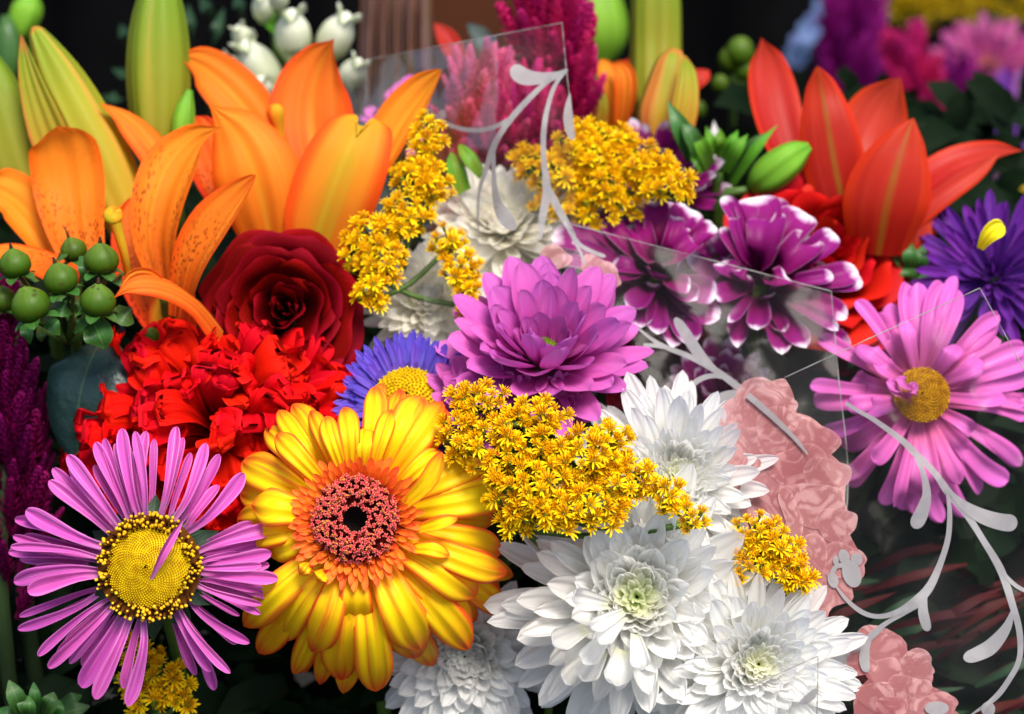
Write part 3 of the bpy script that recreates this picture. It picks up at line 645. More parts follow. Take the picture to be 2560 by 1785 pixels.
# blurred bud, far left top
bud('green_bud', 'blurred pale green bud in the top left corner', [(30, 110, .26), (50, 70, .26), (70, 20, .26), (80, -20, .26)], [16, 34, 38, 12], m_gbud, cat='bud', amp=.1)
bud('green_bud', 'dim green bud below the one in the top left corner', [(20, 200, .25), (22, 140, .25), (18, 80, .25), (12, 40, .25)], [16, 30, 28, 10], m_leaf, cat='bud', amp=.1)

# ------------------------------------------------------------------ hypericum sprig
th = thing('hypericum_sprig', 'sprig of round green hypericum berries in front of the left lily', 'berry sprig', P(170, 760, .06), V(0, .6, .8))
BER = [(36,656,39,.036,-.2),(150,694,43,.030,-.35),(253,645,40,.040,.0),(182,622,34,.052,-.4),(74,758,46,.026,-.5),(245,748,43,.028,.1),(6,745,36,.046,-.2)]
bm = None
for i, (x, y, r, dz, tl) in enumerate(BER):
    rr = px(r * rnd(.92, 1.08), dz); ax = V(tl * .8, 1, .35)
    pr = [.30, .80, 1.02, 1.08, 1.03, .86, .55, .12]
    c = P(x, y, dz) - ax * rr * 1.05
    o = mk('berry', loc(tube([c + ax * rr * 2.05 * k / 7 for k in range(8)], [rr * q for q in pr], 18, 16), th[2]), m_berry, th[0])
    tip0 = c + ax * rr * 2.02
    mk('berry_tip', loc(tube([tip0, tip0 + ax * rr * .25, tip0 + ax * rr * (.9 if i == 3 else .4)], [rr * .16, rr * .1, rr * .05], 6, 4), th[2]), m_btip, o)
    for k in range(5):
        a = 1.2566 * k + i; s1 = ax.orthogonal().normalized(); s2 = ax.cross(s1); d = s1 * math.cos(a) + s2 * math.sin(a)
        b = c + ax * rr * .05
        mk('sepal', loc(petal([b, b + d * rr * .8 + ax * rr * .1, b + d * rr * 1.35 - ax * rr * .15], [rr * .25, rr * .45, rr * .3], ax, cup=.5, nu=4, nv=6, tip=.4), th[2]), m_leaf, o)
    mk('stalk', loc(tube([c, c - ax * rr * .9 + Vector((0, .008, 0)), P(170, 860, .07)], [px(7), px(6), px(8)], 6, 6), th[2]), m_stem, th[0])
for (x0, y0, x1, y1, hw, dz) in [(120, 760, 182, 785, 22, .034), (112, 790, 150, 838, 20, .032), (232, 800, 262, 872, 40, .030), (285, 770, 335, 808, 30, .034), (225, 785, 186, 835, 18, .033), (95, 700, 70, 690, 14, .040), (205, 640, 210, 700, 14, .040), (170, 632, 140, 650, 16, .044),
                              (290, 690, 310, 705, 20, .046), (60, 800, 75, 860, 18, .045), (100, 820, 105, 855, 12, .045), (160, 760, 150, 740, 16, .050), (200, 740, 190, 780, 22, .05), (40, 820, 20, 870, 24, .06)]:
    tp(th, 'leaf', [(x0, y0, dz + .006), ((x0 + x1) / 2, (y0 + y1) / 2, dz), (x1, y1, dz + .003)], [hw * .5, hw, hw * .55], [(rnd(-.3, .3), .5, 1)], m_leaf, cup=rnd(.2, .7), nu=6, nv=8, tip=.45, tp=1.7, tq=1.4)
stem(th, m_stem)
th = thing('hypericum_berry', 'single small green berry between the glossy leaf and the red carnation', 'berry', P(374, 838, .06), V(.1, .9, .4))
mk('berry', loc(tube([P(374, 862, .06), P(374, 845, .058), P(375, 828, .056), P(376, 814, .056)], [px(16), px(27), px(24), px(6)], 16, 12), th[2]), m_berry, th[0])
mk('stalk', loc(tube([P(374, 862, .06), P(370, 900, .075), P(360, 1000, .12)], [px(6), px(6), px(6)], 6, 6), th[2]), m_stem, th[0])

# glossy dark leaf
th = thing('glossy_leaf', 'big glossy dark green leaf left of the red carnation', 'leaf', P(230, 850, .07), V(0, .3, 1))
tp(th, 'blade', [(255, 845, .07), (225, 900, .058), (200, 980, .055), (190, 1080, .06), (200, 1190, .07)], [40, 105, 112, 90, 20], [(-.25, .5, 1), (-.15, .35, 1)], m_glossy, cup=-.45, nu=12, nv=16, tip=.3, ridge=.02, ruf=.03, rf=2, mid=.05)
stem(th, m_dkstem)

# ------------------------------------------------------------------ celosia plumes
def spike_geo(n, seed, slim=.2):
    rg = random.Random(seed); gs = []
    for i in range(n):
        h = (i + rg.random()) / n; a = i * 2.4; r = slim * (1 - h) ** .7 * rg.uniform(.7, 1.2) + .02
        d = Vector((math.cos(a), math.sin(a), 0))
        b = d * r * .25 + Vector((0, 0, h * .95)); L = .10 + .16 * (1 - h)
        tpv = b + d * r * .8 + Vector((0, 0, L))
        wv = .035 * rg.uniform(.7, 1.4); s = Vector((-d.y, d.x, 0))
        k0 = len(gs)
        gs.append(([b - s * wv, b + s * wv, (b + tpv) / 2 + s * wv * 1.2 + d * .02, (b + tpv) / 2 - s * wv * 1.2 + d * .02, tpv], [(0, 1, 2, 3), (3, 2, 4)], [(0, .1 + .4 * h), (1, .1 + .4 * h), (1, .5 + .4 * h), (0, .5 + .4 * h), (.5, .75 + .25 * h)]))
    gs.append(tube([Vector((0, 0, -.2)), Vector((0, 0, .4)), Vector((0, 0, 1))], [slim * .4, slim * .4, .01], 6, 4))
    return join(gs)
SPK = {}
def spikes(mat):
    if mat.name not in SPK:
        SPK[mat.name] = []
        for k in range(4):
            o = mk('plume_spike', spike_geo(70, k), mat, smooth=False); SPK[mat.name].append(o.data); bpy.data.objects.remove(o)
    return SPK[mat.name]
def celosia(label, spine, rad, n, slen, mat, group=None, seed=0, up=(0, 1, .1)):
    """spine: photo points bottom to top; rad: plume half width in px; slen: spike length in px"""
    rg = random.Random(seed)
    th = thing('celosia', label, 'celosia', P(*spine[0]), V(*up), group)
    sp = [P(*p) for p in spine]; dz = spine[0][2]
    for i in range(n):
        t = math.sqrt((i + .5) / n) if seed % 2 else (i + .5) / n
        c = crv(sp, t); T = (crv(sp, min(1, t + .03)) - crv(sp, max(0, t - .03))).normalized()
        a = i * 2.39996 + rg.uniform(-.4, .4); s1 = T.cross(CF).normalized(); s2 = T.cross(s1)
        d = s1 * math.cos(a) + s2 * math.sin(a)
        r = crv([float(x) for x in rad], t)
        L = px(slen, dz) * rg.uniform(.7, 1.25)
        b = c + d * px(r, dz) * .45
        ax = (d * (1.0 - .65 * t) * rg.uniform(.45, 1.05) + T * 1.0 + CU * .25 + Vector((rg.uniform(-.2, .2), rg.uniform(-.2, .2), 0))).normalized()
        M = ax.to_track_quat('Z', 'Y').to_matrix().to_4x4(); M.translation = b
        wd = L * rg.uniform(.8, 1.25)
        inst('plume_spike', rg.choice(spikes(mat)), th[0], th[2] @ M @ Matrix.Diagonal((wd, wd, L, 1)))
    mk('stem', loc(tube([sp[-1], sp[len(sp) // 2], sp[0], sp[0] + Vector((0, .04, -.25))], [.001, .003, .0035, .0035], 6, 10), th[2]), m_dkstem, th[0])
    return th
celosia('dark magenta celosia plume at the left border, beside the glossy leaf', [(10, 1600, .085), (25, 1350, .075), (15, 1080, .065), (-5, 800, .06)], [100, 100, 80, 25], 120, 130, m_celosmar, seed=1)
celosia('short purple celosia tuft low at the left border', [(60, 1480, .085), (70, 1350, .08), (80, 1200, .08), (85, 1030, .078)], [60, 60, 50, 20], 40, 90, m_celosmar, seed=3)

# ------------------------------------------------------------------ leaves bottom left
th = thing('leafy_shoot', 'dim leafy green shoot in the bottom left corner', 'foliage shoot', P(120, 1790, .045), V(0, .7, .7))
for (x0, y0, x1, y1, hw) in [(60, 1790, 22, 1700, 24), (80, 1790, 50, 1735, 22), (90, 1785, 84, 1705, 16), (110, 1790, 135, 1730, 24), (130, 1790, 225, 1765, 22), (150, 1760, 205, 1738, 18), (60, 1800, -10, 1775, 22), (75, 1800, 72, 1740, 18), (130, 1800, 150, 1750, 22)]:
    dz = rnd(.03, .05)
    tp(th, 'leaf', [(x0, y0, dz + .008), ((x0 + x1) / 2, (y0 + y1) / 2, dz), (x1, y1, dz + .002)], [hw * .5, hw, hw * .6], [(rnd(-.3, .3), .4, 1)], m_leaf, cup=rnd(.2, .6), nu=6, nv=8, tip=.45, tp=1.7, tq=1.4)
stem(th, m_dkstem)
# ------------------------------------------------------------------ goldenrod
def head_geo(seed):
    rg = random.Random(seed); gs = []
    Z = Vector((0, 0, 1)); n = rg.randint(13, 16)
    for i in range(n):
        a = 6.2832 * (i + rg.uniform(-.3, .3)) / n; d = Vector((math.cos(a), math.sin(a), 0)); el = rg.uniform(.05, 1.15)
        b = d * .18; e = d * math.cos(el) * .85 + Z * (math.sin(el) * .85)
        gs.append(xform(petal([b, b + e * .55, b + e - Z * .12], [.05, .095, .07], Z, cup=.5, nu=2, nv=4, tip=.4), Matrix.Identity(4), 0))
    for i in range(18):
        a = i * 2.4; q = .34 * math.sqrt(i / 18); b = Vector((q * math.cos(a), q * math.sin(a), .1)); d = Vector((b.x * 1.2, b.y * 1.2, 1)).normalized()
        L = rg.uniform(.45, .8)
        gs.append(xform(tube([b, b + d * L * .7, b + d * L], [.03, .045, .02], 4, 2), Matrix.Identity(4), 1))
    gs.append(xform(tube([Vector((0, 0, -1.0)), Vector((0, 0, -.7)), Vector((0, 0, -.3)), Vector((0, 0, .12))], [.05, .17, .24, .22], 7, 5), Matrix.Identity(4), 2))
    return join(gs)
HEADS = []
for k in range(5):
    o = mk('flower_head', head_geo(k), [m_gold, m_goldc, m_calyx]); HEADS.append(o.data); bpy.data.objects.remove(o)
HEADS_SHADED = []
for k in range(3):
    o = mk('flower_head', head_geo(k), [m_goldshade, m_goldshade, m_calyx]); HEADS_SHADED.append(o.data); bpy.data.objects.remove(o)
def goldenrod(label, lobes, root_pt, r_px, seed=0, up=.55, group='goldenrod sprigs in the bouquets', heads=HEADS):
    """lobes: (x, y, rx, ry, n, dz); heads fill each ellipse, branches run from the lobe's low side to root_pt"""
    rg = random.Random(seed)
    rp = P(*root_pt)
    th = thing('goldenrod', label, 'goldenrod', rp, V(0, .8, .6), group)
    br = []; prev = rp
    for (x, y, rx, ry, n, dz) in lobes:
        n = int(n * 1.0); hub = P(x, y + ry * .5, dz + .018)
        br.append(tube([prev, (prev + hub) / 2 + Vector((0, 0, -.004)), hub], [.0013, .0012, .0011], 5, 6)); prev = hub
        for i in range(n):
            q = math.sqrt((i + .5) / n); a = i * 2.39996 + rg.uniform(-.3, .3)
            X, Y = x + rx * q * math.cos(a), y + ry * q * math.sin(a)
            dome = (1 - q * q) * px(min(rx, ry)) * .8
            c = P(X, Y, dz - dome + rg.uniform(-.003, .003))
            ax = V((X - x) / rx * .7 + rg.uniform(-.3, .3), up - (Y - y) / ry * .45 + rg.uniform(-.25, .25), rg.uniform(.55, 1.0))
            s = px(r_px * 1.02, dz) * rg.uniform(.65, 1.2)
            M = ax.to_track_quat('Z', 'Y').to_matrix().to_4x4(); M.translation = c
            inst('flower_head', rg.choice(heads), th[0], th[2] @ M @ Matrix.Rotation(rg.uniform(0, 6), 4, 'Z') @ Matrix.Scale(s, 4))
            b = c - ax * s * .9
            br.append(tube([b, b * .6 + hub * .4 - ax * s * .5, hub], [.0004, .0006, .0007], 4, 4))
    br.append(tube([rp, rp + Vector((0, .02, -.06)), rp + Vector((-rp.x * .3, .04, -.28))], [.0014, .0016, .0018], 6, 6))
    mk('stem', loc(join(br), th[2]), m_stem, th[0])
    return th
goldenrod('sharp goldenrod sprig reaching from the gerbera across the white chrysanthemums', [(1150, 1085, 55, 65, 16, .004), (1195, 1000, 70, 40, 14, .004), (1340, 1035, 80, 40, 14, .0), (1290, 1120, 150, 75, 44, -.002), (1340, 1225, 130, 90, 46, -.008), (1470, 1150, 110, 75, 34, -.006), (1560, 1200, 80, 60, 20, -.006), (1430, 1275, 150, 55, 38, -.012), (1530, 1095, 45, 40, 9, -.002), (1665, 1240, 45, 45, 9, -.010), (1720, 1290, 45, 40, 9, -.012), (1290, 1310, 50, 28, 7, -.006)],
          (1380, 1390, .02), 29, 1)
goldenrod('yellow goldenrod sprig hanging between the notched orange lily and the cream chrysanthemum', [(1075, 330, 40, 50, 10, .085), (1065, 400, 45, 45, 11, .082), (1030, 450, 50, 50, 14, .080), (1090, 470, 45, 40, 10, .080), (1010, 540, 75, 50, 20, .077), (930, 590, 70, 55, 20, .074), (960, 660, 60, 50, 16, .070), (930, 730, 45, 45, 12, .066), (1120, 600, 45, 40, 10, .074), (1150, 680, 50, 50, 14, .070), (1170, 745, 35, 45, 9, .066), (890, 640, 35, 50, 9, .072)],
          (1010, 640, .095), 27, 2)
goldenrod('yellow goldenrod cluster above the purple chrysanthemums and beside the pink plume', [(1480, 345, 95, 40, 22, .108), (1500, 385, 120, 50, 32, .104), (1600, 410, 90, 50, 24, .104), (1660, 460, 75, 45, 18, .100), (1390, 430, 90, 50, 22, .106), (1320, 410, 40, 40, 8, .112), (1490, 460, 100, 45, 22, .104), (1500, 520, 120, 40, 20, .106), (1400, 510, 70, 40, 10, .11)],
          (1540, 560, .13), 27, 3)
goldenrod('small goldenrod cluster at the edge of the pink printed rose', [(1890, 1330, 55, 50, 14, .014), (1940, 1370, 60, 55, 17, .012), (1890, 1410, 60, 55, 16, .010), (1970, 1430, 50, 45, 12, .010), (1995, 1455, 35, 28, 6, .010)], (1900, 1480, .04), 27, 4)
goldenrod('shaded goldenrod sprig hanging under the pink aster', [(360, 1650, 50, 50, 8, .05), (420, 1700, 55, 50, 9, .048), (370, 1750, 60, 40, 8, .048), (450, 1740, 30, 40, 5, .046), (330, 1690, 30, 40, 4, .05), (240, 1625, 18, 30, 3, .05)], (390, 1790, .08), 30, 5)

# ------------------------------------------------------------------ blue aster
th = thing('blue_aster', 'blue violet aster with a yellow disc, half hidden by the gerbera', 'aster', P(1020, 1005, .052), V(0, .42, .9))
Rb = px(186, .05)
rings(th, [dict(n=58, r0=.42, L=.58, w=.052, el=6, bend=20, mat=m_blue, tip=.3, nu=4, nv=7, prof=[.5, .8, 1, .9], ej=6), dict(n=54, r0=.42, L=.55, w=.050, el=22, bend=15, mat=m_blue, tip=.3, nu=4, nv=7, ej=7), dict(n=46, r0=.42, L=.44, w=.045, el=42, bend=5, mat=m_blue, tip=.3, nu=4, nv=7, ej=8), dict(n=34, r0=.44, L=.2, w=.034, el=58, bend=-10, mat=m_blue, tip=.3, nu=3, nv=5, ej=10)], Rb, 4)
disc_dome(th, Rb * .47, .006, 260, m_disc, 'disc_floret_mass', .045, .003)
stem(th, m_stem)

# ------------------------------------------------------------------ chrysanthemums
def mum(label, c, axis, Rp, specs, seed, name='chrysanthemum', group=None, cat='chrysanthemum', K=4):
    th = thing(name, label, cat, c, axis, group)
    rings(th, specs, Rp, seed, K)
    stem(th, m_stem, .0026)
    return th
def white_specs(mat, gr, f=1.0):
    ws = white_specs0(mat, gr)
    for d in ws: d['w'] *= f; d['n'] = int(d['n'] / f ** .8)
    return ws
def white_specs0(mat, gr):
    k = dict(nu=6, nv=9, ridge=.06, tip=.35)
    return [dict(n=18, r0=.10, L=.94, w=.125, el=-10, bend=14, mat=mat, cup=.6, prof=[.5, .85, 1, .9], z=-.12, ej=12, bj=14, **k),
            dict(n=20, r0=.10, L=.94, w=.128, el=5, bend=16, mat=mat, cup=.7, prof=[.5, .85, 1, .95], z=-.08, ej=9, bj=14, **k),
            dict(n=20, r0=.10, L=.88, w=.125, el=17, bend=18, mat=mat, cup=.8, prof=[.5, .8, 1, .9], z=-.04, ej=9, bj=14, **k),
            dict(n=20, r0=.09, L=.78, w=.122, el=28, bend=20, mat=mat, cup=.9, prof=[.5, .8, 1, .95], z=-.01, ej=9, bj=14, **k),
            dict(n=21, r0=.08, L=.66, w=.115, el=38, bend=22, mat=mat, cup=.9, z=.02, ej=8, bj=14, **k),
            dict(n=20, r0=.08, L=.54, w=.108, el=46, bend=24, mat=mat, cup=.9, z=.05, ej=8, bj=14, **k),
            dict(n=18, r0=.07, L=.43, w=.092, el=50, bend=24, mat=mat, cup=.8, z=.07, ej=7, **k),
            dict(n=18, r0=.06, L=.33, w=.078, el=48, bend=26, mat=mat, cup=.8, z=.13, ej=8, **k),
            dict(n=17, r0=.05, L=.25, w=.055, el=46, bend=26, mat=gr, cup=.9, z=.17, ej=9, nu=5, nv=6, tip=.35),
            dict(n=15, r0=.035, L=.18, w=.042, el=44, bend=22, mat=gr, cup=.9, z=.20, ej=10, nu=4, nv=6, tip=.4, name='inner_petal'),
            dict(n=12, r0=.012, L=.13, w=.028, el=55, bend=12, mat=gr, cup=.9, z=.21, ej=10, nu=4, nv=5, tip=.4, name='inner_petal')]
th = mum('sharp white chrysanthemum with a green centre and quilled lower petals, front centre', P(1590, 1500, .022), V(-.02, .2, 1), px(362), white_specs(m_white, m_whitegr, .86), 31)
for (x, y, r, a, dz) in [(1405, 1600, 38, -.5, -.022), (1475, 1640, 34, .2, -.026), (1515, 1590, 30, .3, -.028), (1455, 1500, 36, -.4, -.024), (1470, 1680, 40, -.2, -.022), (1545, 1690, 46, .1, -.022), (1500, 1560, 26, .6, -.028), (1430, 1690, 36, -.6, -.018), (1600, 1650, 32, .5, -.024)]:
    ox, oy = x - 1575, y - 1520; ol = math.hypot(ox, oy); ox, oy = ox / ol, oy / ol
    tp(th, 'quilled_petal', [(x - ox * 66, y - oy * 66, dz + .020), (x - ox * 34, y - oy * 34, dz + .009), (x + ox * 5, y + oy * 5, dz + .003), (x + ox * 22, y + oy * 22, dz - .005), (x + ox * 26, y + oy * 26, dz - .012)], [r * .4, r * .66, r * .9, r * .9, r * .7], [(-ox * .5 + a * .4, oy * .5 + .3, 1), (-ox, oy + .3, .8), (-ox * 1.2, oy * 1.2 + .3, .4)], m_white, cup=.8, cup1=1.0, nu=10, nv=12, tip=.35, mid=0, ruf=.05)
mum('overexposed white chrysanthemum behind the goldenrod, touching the pink printed rose', P(1685, 1205, .036), V(.14, .3, .95), px(282, .02), white_specs(m_white, m_whiteye, .78), 32, group='white chrysanthemums at the front')
mum('white chrysanthemum with a pale green centre at the lower edge, under clear film', P(1885, 1665, .012), V(.10, .2, 1), px(285), white_specs(m_white, m_whiteye, .82), 33, group='white chrysanthemums at the front')
mum('shaded white chrysanthemum drooping below the gerbera', P(1165, 1630, .060), V(-.05, -.12, 1), px(245, .03), white_specs(m_white, m_white), 34, group='white chrysanthemums at the front')
mum('blurred cream chrysanthemum behind the clear film with grey scrolls', P(1260, 575, .122), V(-.02, .6, .8), px(200, .12), white_specs(m_cream, m_cream), 35, group='cream chrysanthemums at the back')
mum('cream chrysanthemum half hidden by the hanging goldenrod', P(1075, 760, .105), V(-.05, .35, .9), px(170, .1), white_specs(m_cream, m_white), 36, group='cream chrysanthemums at the back')

# lilac
k = dict(nu=7, nv=9, ridge=.02, tip=.4)
k = dict(nu=8, nv=10, ridge=.02, tip=.5)
LIL = [dict(n=17, r0=.18, L=.84, w=.165, el=2, bend=22, mat=m_lilac, cup=.5, z=-.08, ej=10, prof=[.4, .85, 1, 1], **k), dict(n=17, r0=.18, L=.82, w=.17, el=20, bend=24, mat=m_lilac, cup=.6, z=-.03, ej=9, prof=[.4, .85, 1, 1], **k),
       dict(n=15, r0=.17, L=.72, w=.17, el=38, bend=24, mat=m_lilac, cup=.7, z=.0, ej=9, prof=[.4, .85, 1, 1], **k), dict(n=12, r0=.16, L=.58, w=.16, el=54, bend=22, mat=m_lilac, cup=.8, z=.03, ej=10, prof=[.4, .85, 1, 1], **k), dict(n=8, r0=.13, L=.40, w=.13, el=64, bend=20, mat=m_lilac, cup=.9, z=.03, ej=12, prof=[.4, .85, 1, 1], **k)]
th = mum('full lilac pink chrysanthemum with a small green eye in the middle of the picture', P(1360, 890, .050), V(0, .66, .76), px(276, .04), LIL, 41)
disc_dome(th, px(44, .04), .004, 110, m_green_eye, 'disc_floret_mass', .05, .003)
th = mum('lower lilac pink bloom peeking out behind the goldenrod', P(1208, 1005, .046), V(-.2, .5, .85), px(165, .04), LIL, 42)
th = mum('small lilac pink bud bloom between goldenrod and the white chrysanthemum', P(1400, 1020, .040), V(.1, .4, .9), px(95, .04), LIL[1:], 43)

# purple with white edges
BIC = [dict(n=13, r0=.16, L=.82, w=.135, el=8, bend=26, mat=m_bicol, cup=.7, z=-.04, ej=10, prof=[.4, .75, 1, .95], nu=8, nv=11, tip=.32, mid=.05), dict(n=13, r0=.16, L=.82, w=.14, el=28, bend=34, mat=m_bicol, cup=.8, z=0, ej=9, prof=[.4, .75, 1, .95], nu=8, nv=11, tip=.32, mid=.05),
       dict(n=12, r0=.15, L=.72, w=.135, el=46, bend=34, mat=m_bicol, cup=.9, z=.02, ej=9, prof=[.4, .75, 1, .95], nu=8, nv=11, tip=.32, mid=.05), dict(n=10, r0=.13, L=.55, w=.12, el=62, bend=30, mat=m_bicol, cup=1.0, z=.03, ej=10, prof=[.4, .75, 1, .95], nu=8, nv=9, tip=.32, mid=.05)]
GB = 'purple chrysanthemums with white petal edges'
def traced_mum(label, cx, cy, dz, lst, seed, inner):
    rg = random.Random(seed)
    th = thing('chrysanthemum', label, 'chrysanthemum', P(cx, cy, dz), V(0, .6, .8), GB)
    for (X, Y, wd, fw) in lst:
        X, Y, wd = 1280 + X * .5575, Y * .5575, wd * .5575 * .56
        dx, dy = X - cx, Y - cy; L = math.hypot(dx, dy) + 1; ux, uy = dx / L, dy / L
        upf = -uy; zt = dz - .020 + .018 * upf - fw * .010; zm = dz - .012 - .006 * (1 - abs(upf)) - fw * .009
        c = rg.uniform(-.05, .05) * L
        pts = [(cx + ux * 22, cy + uy * 18, dz), (cx + dx * .45 - uy * c, cy + dy * .45 + ux * c - 6, zm), (cx + dx * .8 - uy * c, cy + dy * .8 + ux * c - 4, (zm + zt) / 2 - .003), (X, Y, zt)]
        tl = rg.uniform(-.25, .25)
        tp(th, 'petal', pts, [wd * .45, wd * .82, wd * 1.04, wd * .92], [(tl, .5 + .2 * upf, 1), (tl, .35, 1)], m_bicol, cup=rg.uniform(.6, 1.0), cup1=rg.uniform(.3, 1.1), nu=9, nv=13, tip=.28, ridge=.03, mid=.04)
    rings(th, inner, px(250, dz), seed)
    disc_dome(th, px(36, dz), .003, 60, m_green_eye, 'disc_floret_mass', .06, .0)
    stem(th, m_stem, .0026)
INN = [dict(n=9, r0=.14, L=.42, w=.10, el=50, bend=35, mat=m_bicol, cup=.9, z=0, ej=12, prof=[.4, .75, 1, .95], nu=8, nv=9, tip=.32, mid=.05), dict(n=12, r0=.16, L=.66, w=.13, el=6, bend=25, mat=m_bicol, cup=.8, z=-.05, ej=10, prof=[.4, .75, 1, .95], nu=8, nv=9, tip=.32, mid=.05)]
traced_mum('purple chrysanthemum with white edges directly right of the lilac one, film edge across it', 1637, 700, .122, [(340, 935, 140, 0), (420, 975, 95, .4), (590, 902, 170, 0), (555, 1005, 115, .6), (660, 905, 170, 0), (800, 938, 150, 0), (870, 1005, 120, .2), (828, 1065, 115, .6), (905, 1010, 95, .1), (742, 960, 70, .6), (180, 1060, 125, .1), (235, 1125, 130, .4), (450, 1190, 75, .8), (440, 1235, 70, .6), (640, 1250, 110, 1.2), (800, 1285, 90, .8), (830, 1345, 115, .5), (525, 1385, 110, .5), (655, 1500, 95, .3), (915, 1330, 140, .1), (800, 1550, 125, 0), (930, 1430, 120, -.2), (580, 1470, 100, 0), (340, 1290, 110, .2), (720, 1560, 110, -.2)], 51, INN)
traced_mum('purple chrysanthemum with white edges in front of the red roses', 1895, 720, .120, [(945, 883, 75, 0), (1085, 886, 190, 0), (1165, 888, 130, -.2), (1145, 955, 160, .5), (1320, 958, 170, .1), (1345, 1072, 165, .6), (1445, 1045, 115, .2), (1550, 1215, 115, .2), (1572, 1265, 95, 0), (1440, 1235, 70, .8), (1000, 955, 55, .6), (940, 1020, 55, .4), (1500, 1430, 95, .3), (1462, 1482, 70, .7), (968, 1445, 55, .9), (1000, 1210, 60, 1), (1515, 1565, 105, 0), (1230, 1240, 90, 1.1), (930, 1180, 90, .4), (1100, 1480, 100, .2), (1320, 1560, 110, 0), (1210, 1590, 100, -.2), (1010, 1560, 90, -.2), (910, 1330, 100, 0)], 52, INN)
mum('purple chrysanthemum with white edges behind the yellow goldenrod cluster', P(1640, 470, .155), V(.08, .6, .8), px(200, .14), BIC, 53, group=GB)
mum('dim purple chrysanthemum with white edges seen through film above the pink printed rose', P(1800, 1000, .115), V(.0, .5, .85), px(170, .1), BIC, 54, group=GB)
# ------------------------------------------------------------------ red lily (right)
kw = dict(nu=8, nv=16, mid=.10)
th = thing('red_lily', 'open red lily with upright petals at the right', 'lily', P(2190, 600, .14), V(.05, .75, .65))
tp(th, 'petal', [(1985, 430, .165), (1945, 310, .168), (1925, 220, .17), (1912, 150, .17), (1903, 94, .168)], [48, 66, 66, 48, 8], [(.25, .2, 1)], m_rlily, cup=.5, tip=.22, tp=1.6, tq=1.3, **kw)
tp(th, 'petal', [(2110, 520, .14), (2085, 400, .138), (2068, 300, .138), (2055, 225, .14), (2043, 165, .138)], [70, 84, 72, 46, 12], [(-.1, .1, 1)], m_rlilymid, cup=-.6, tip=.22, **kw)
tp(th, 'petal', [(2145, 450, .165), (2170, 350, .168), (2205, 270, .168), (2250, 194, .165)], [48, 82, 76, 18], [(0, .3, 1)], m_rlily, cup=.45, tip=.25, mid=.16, nu=8, nv=16)
tp(th, 'petal', [(2195, 640, .13), (2215, 530, .12), (2240, 430, .118), (2265, 350, .12), (2284, 295, .122)], [80, 118, 108, 62, 12], [(.0, .1, 1)], m_rlilymid, cup=-.75, tip=.2, nu=10, nv=18, mid=.05)
tp(th, 'petal', [(2290, 480, .15), (2380, 415, .155), (2470, 385, .155), (2558, 376, .15)], [54, 52, 38, 8], [(-.2, .6, .8)], m_rlily, cup=.5, tip=.25, tp=1.5, tq=1.2, **kw)
tp(th, 'petal', [(2270, 540, .135), (2350, 480, .135), (2430, 430, .136), (2497, 384, .136)], [44, 42, 32, 10], [(-.1, .7, .7)], m_rlily, cup=-1.1, tip=.25, **kw)
tp(th, 'petal', [(2270, 680, .14), (2300, 590, .134), (2320, 500, .134)], [60, 62, 44], [(.4, 0, 1)], m_rlily, cup=-.7, tip=.2, **kw)
stem(th, m_stem, .003)
for o in list(th[0].children)[1:2]: pass

# red roses behind the purple chrysanthemums
rose('red rose directly below the red lily, behind purple petals', P(2070, 640, .136), V(.25, .3, .9), px(205, .13), m_rose2, 61, 'red roses behind the purple chrysanthemums')
rose('dark red rose low behind the film between lilac and white blooms', P(1660, 930, .14), V(-.2, .3, .9), px(130, .13), m_rose, 62, 'red roses behind the purple chrysanthemums')
rose('shaded red rose lowest beside the right pink flower', P(2120, 850, .165), V(.1, .2, 1), px(125, .16), m_rose, 63, 'red roses behind the purple chrysanthemums')

# ------------------------------------------------------------------ violet aster
th = thing('violet_aster', 'deep violet aster at the right border with a stray yellow petal on it', 'aster', P(2480, 690, .13), V(-.22, .35, .9))
Rv = px(215, .12)
rings(th, [dict(n=24, r0=.1, L=.95, w=.075, el=5, bend=12, mat=m_violet, tip=.3, nu=4, nv=8, cup=.9), dict(n=24, r0=.1, L=.88, w=.07, el=24, bend=12, mat=m_violet, tip=.3, nu=4, nv=8, cup=.9, ej=9), dict(n=20, r0=.1, L=.72, w=.065, el=42, bend=8, mat=m_violet, tip=.3, nu=4, nv=8, cup=.9, ej=9), dict(n=14, r0=.08, L=.5, w=.06, el=60, bend=5, mat=m_violet, tip=.3, nu=4, nv=8, cup=1.0, ej=9), dict(n=12, r0=.03, L=.32, w=.06, el=72, bend=25, mat=m_violet, tip=.3, nu=4, nv=8, cup=1.0, ej=12)], Rv, 71)
stem(th, m_stem)
th = thing('yellow_petal', 'stray bright yellow petal lying on the violet aster', 'petal', P(2485, 590, .088), V(0, .3, 1))
tp(th, 'blade', [(2450, 622, .084), (2468, 592, .080), (2488, 574, .079), (2512, 566, .080)], [9, 20, 26, 22], [(0, .1, 1)], m_yelbit, cup=.6, ruf=.06, nu=6, nv=8, tip=.25)

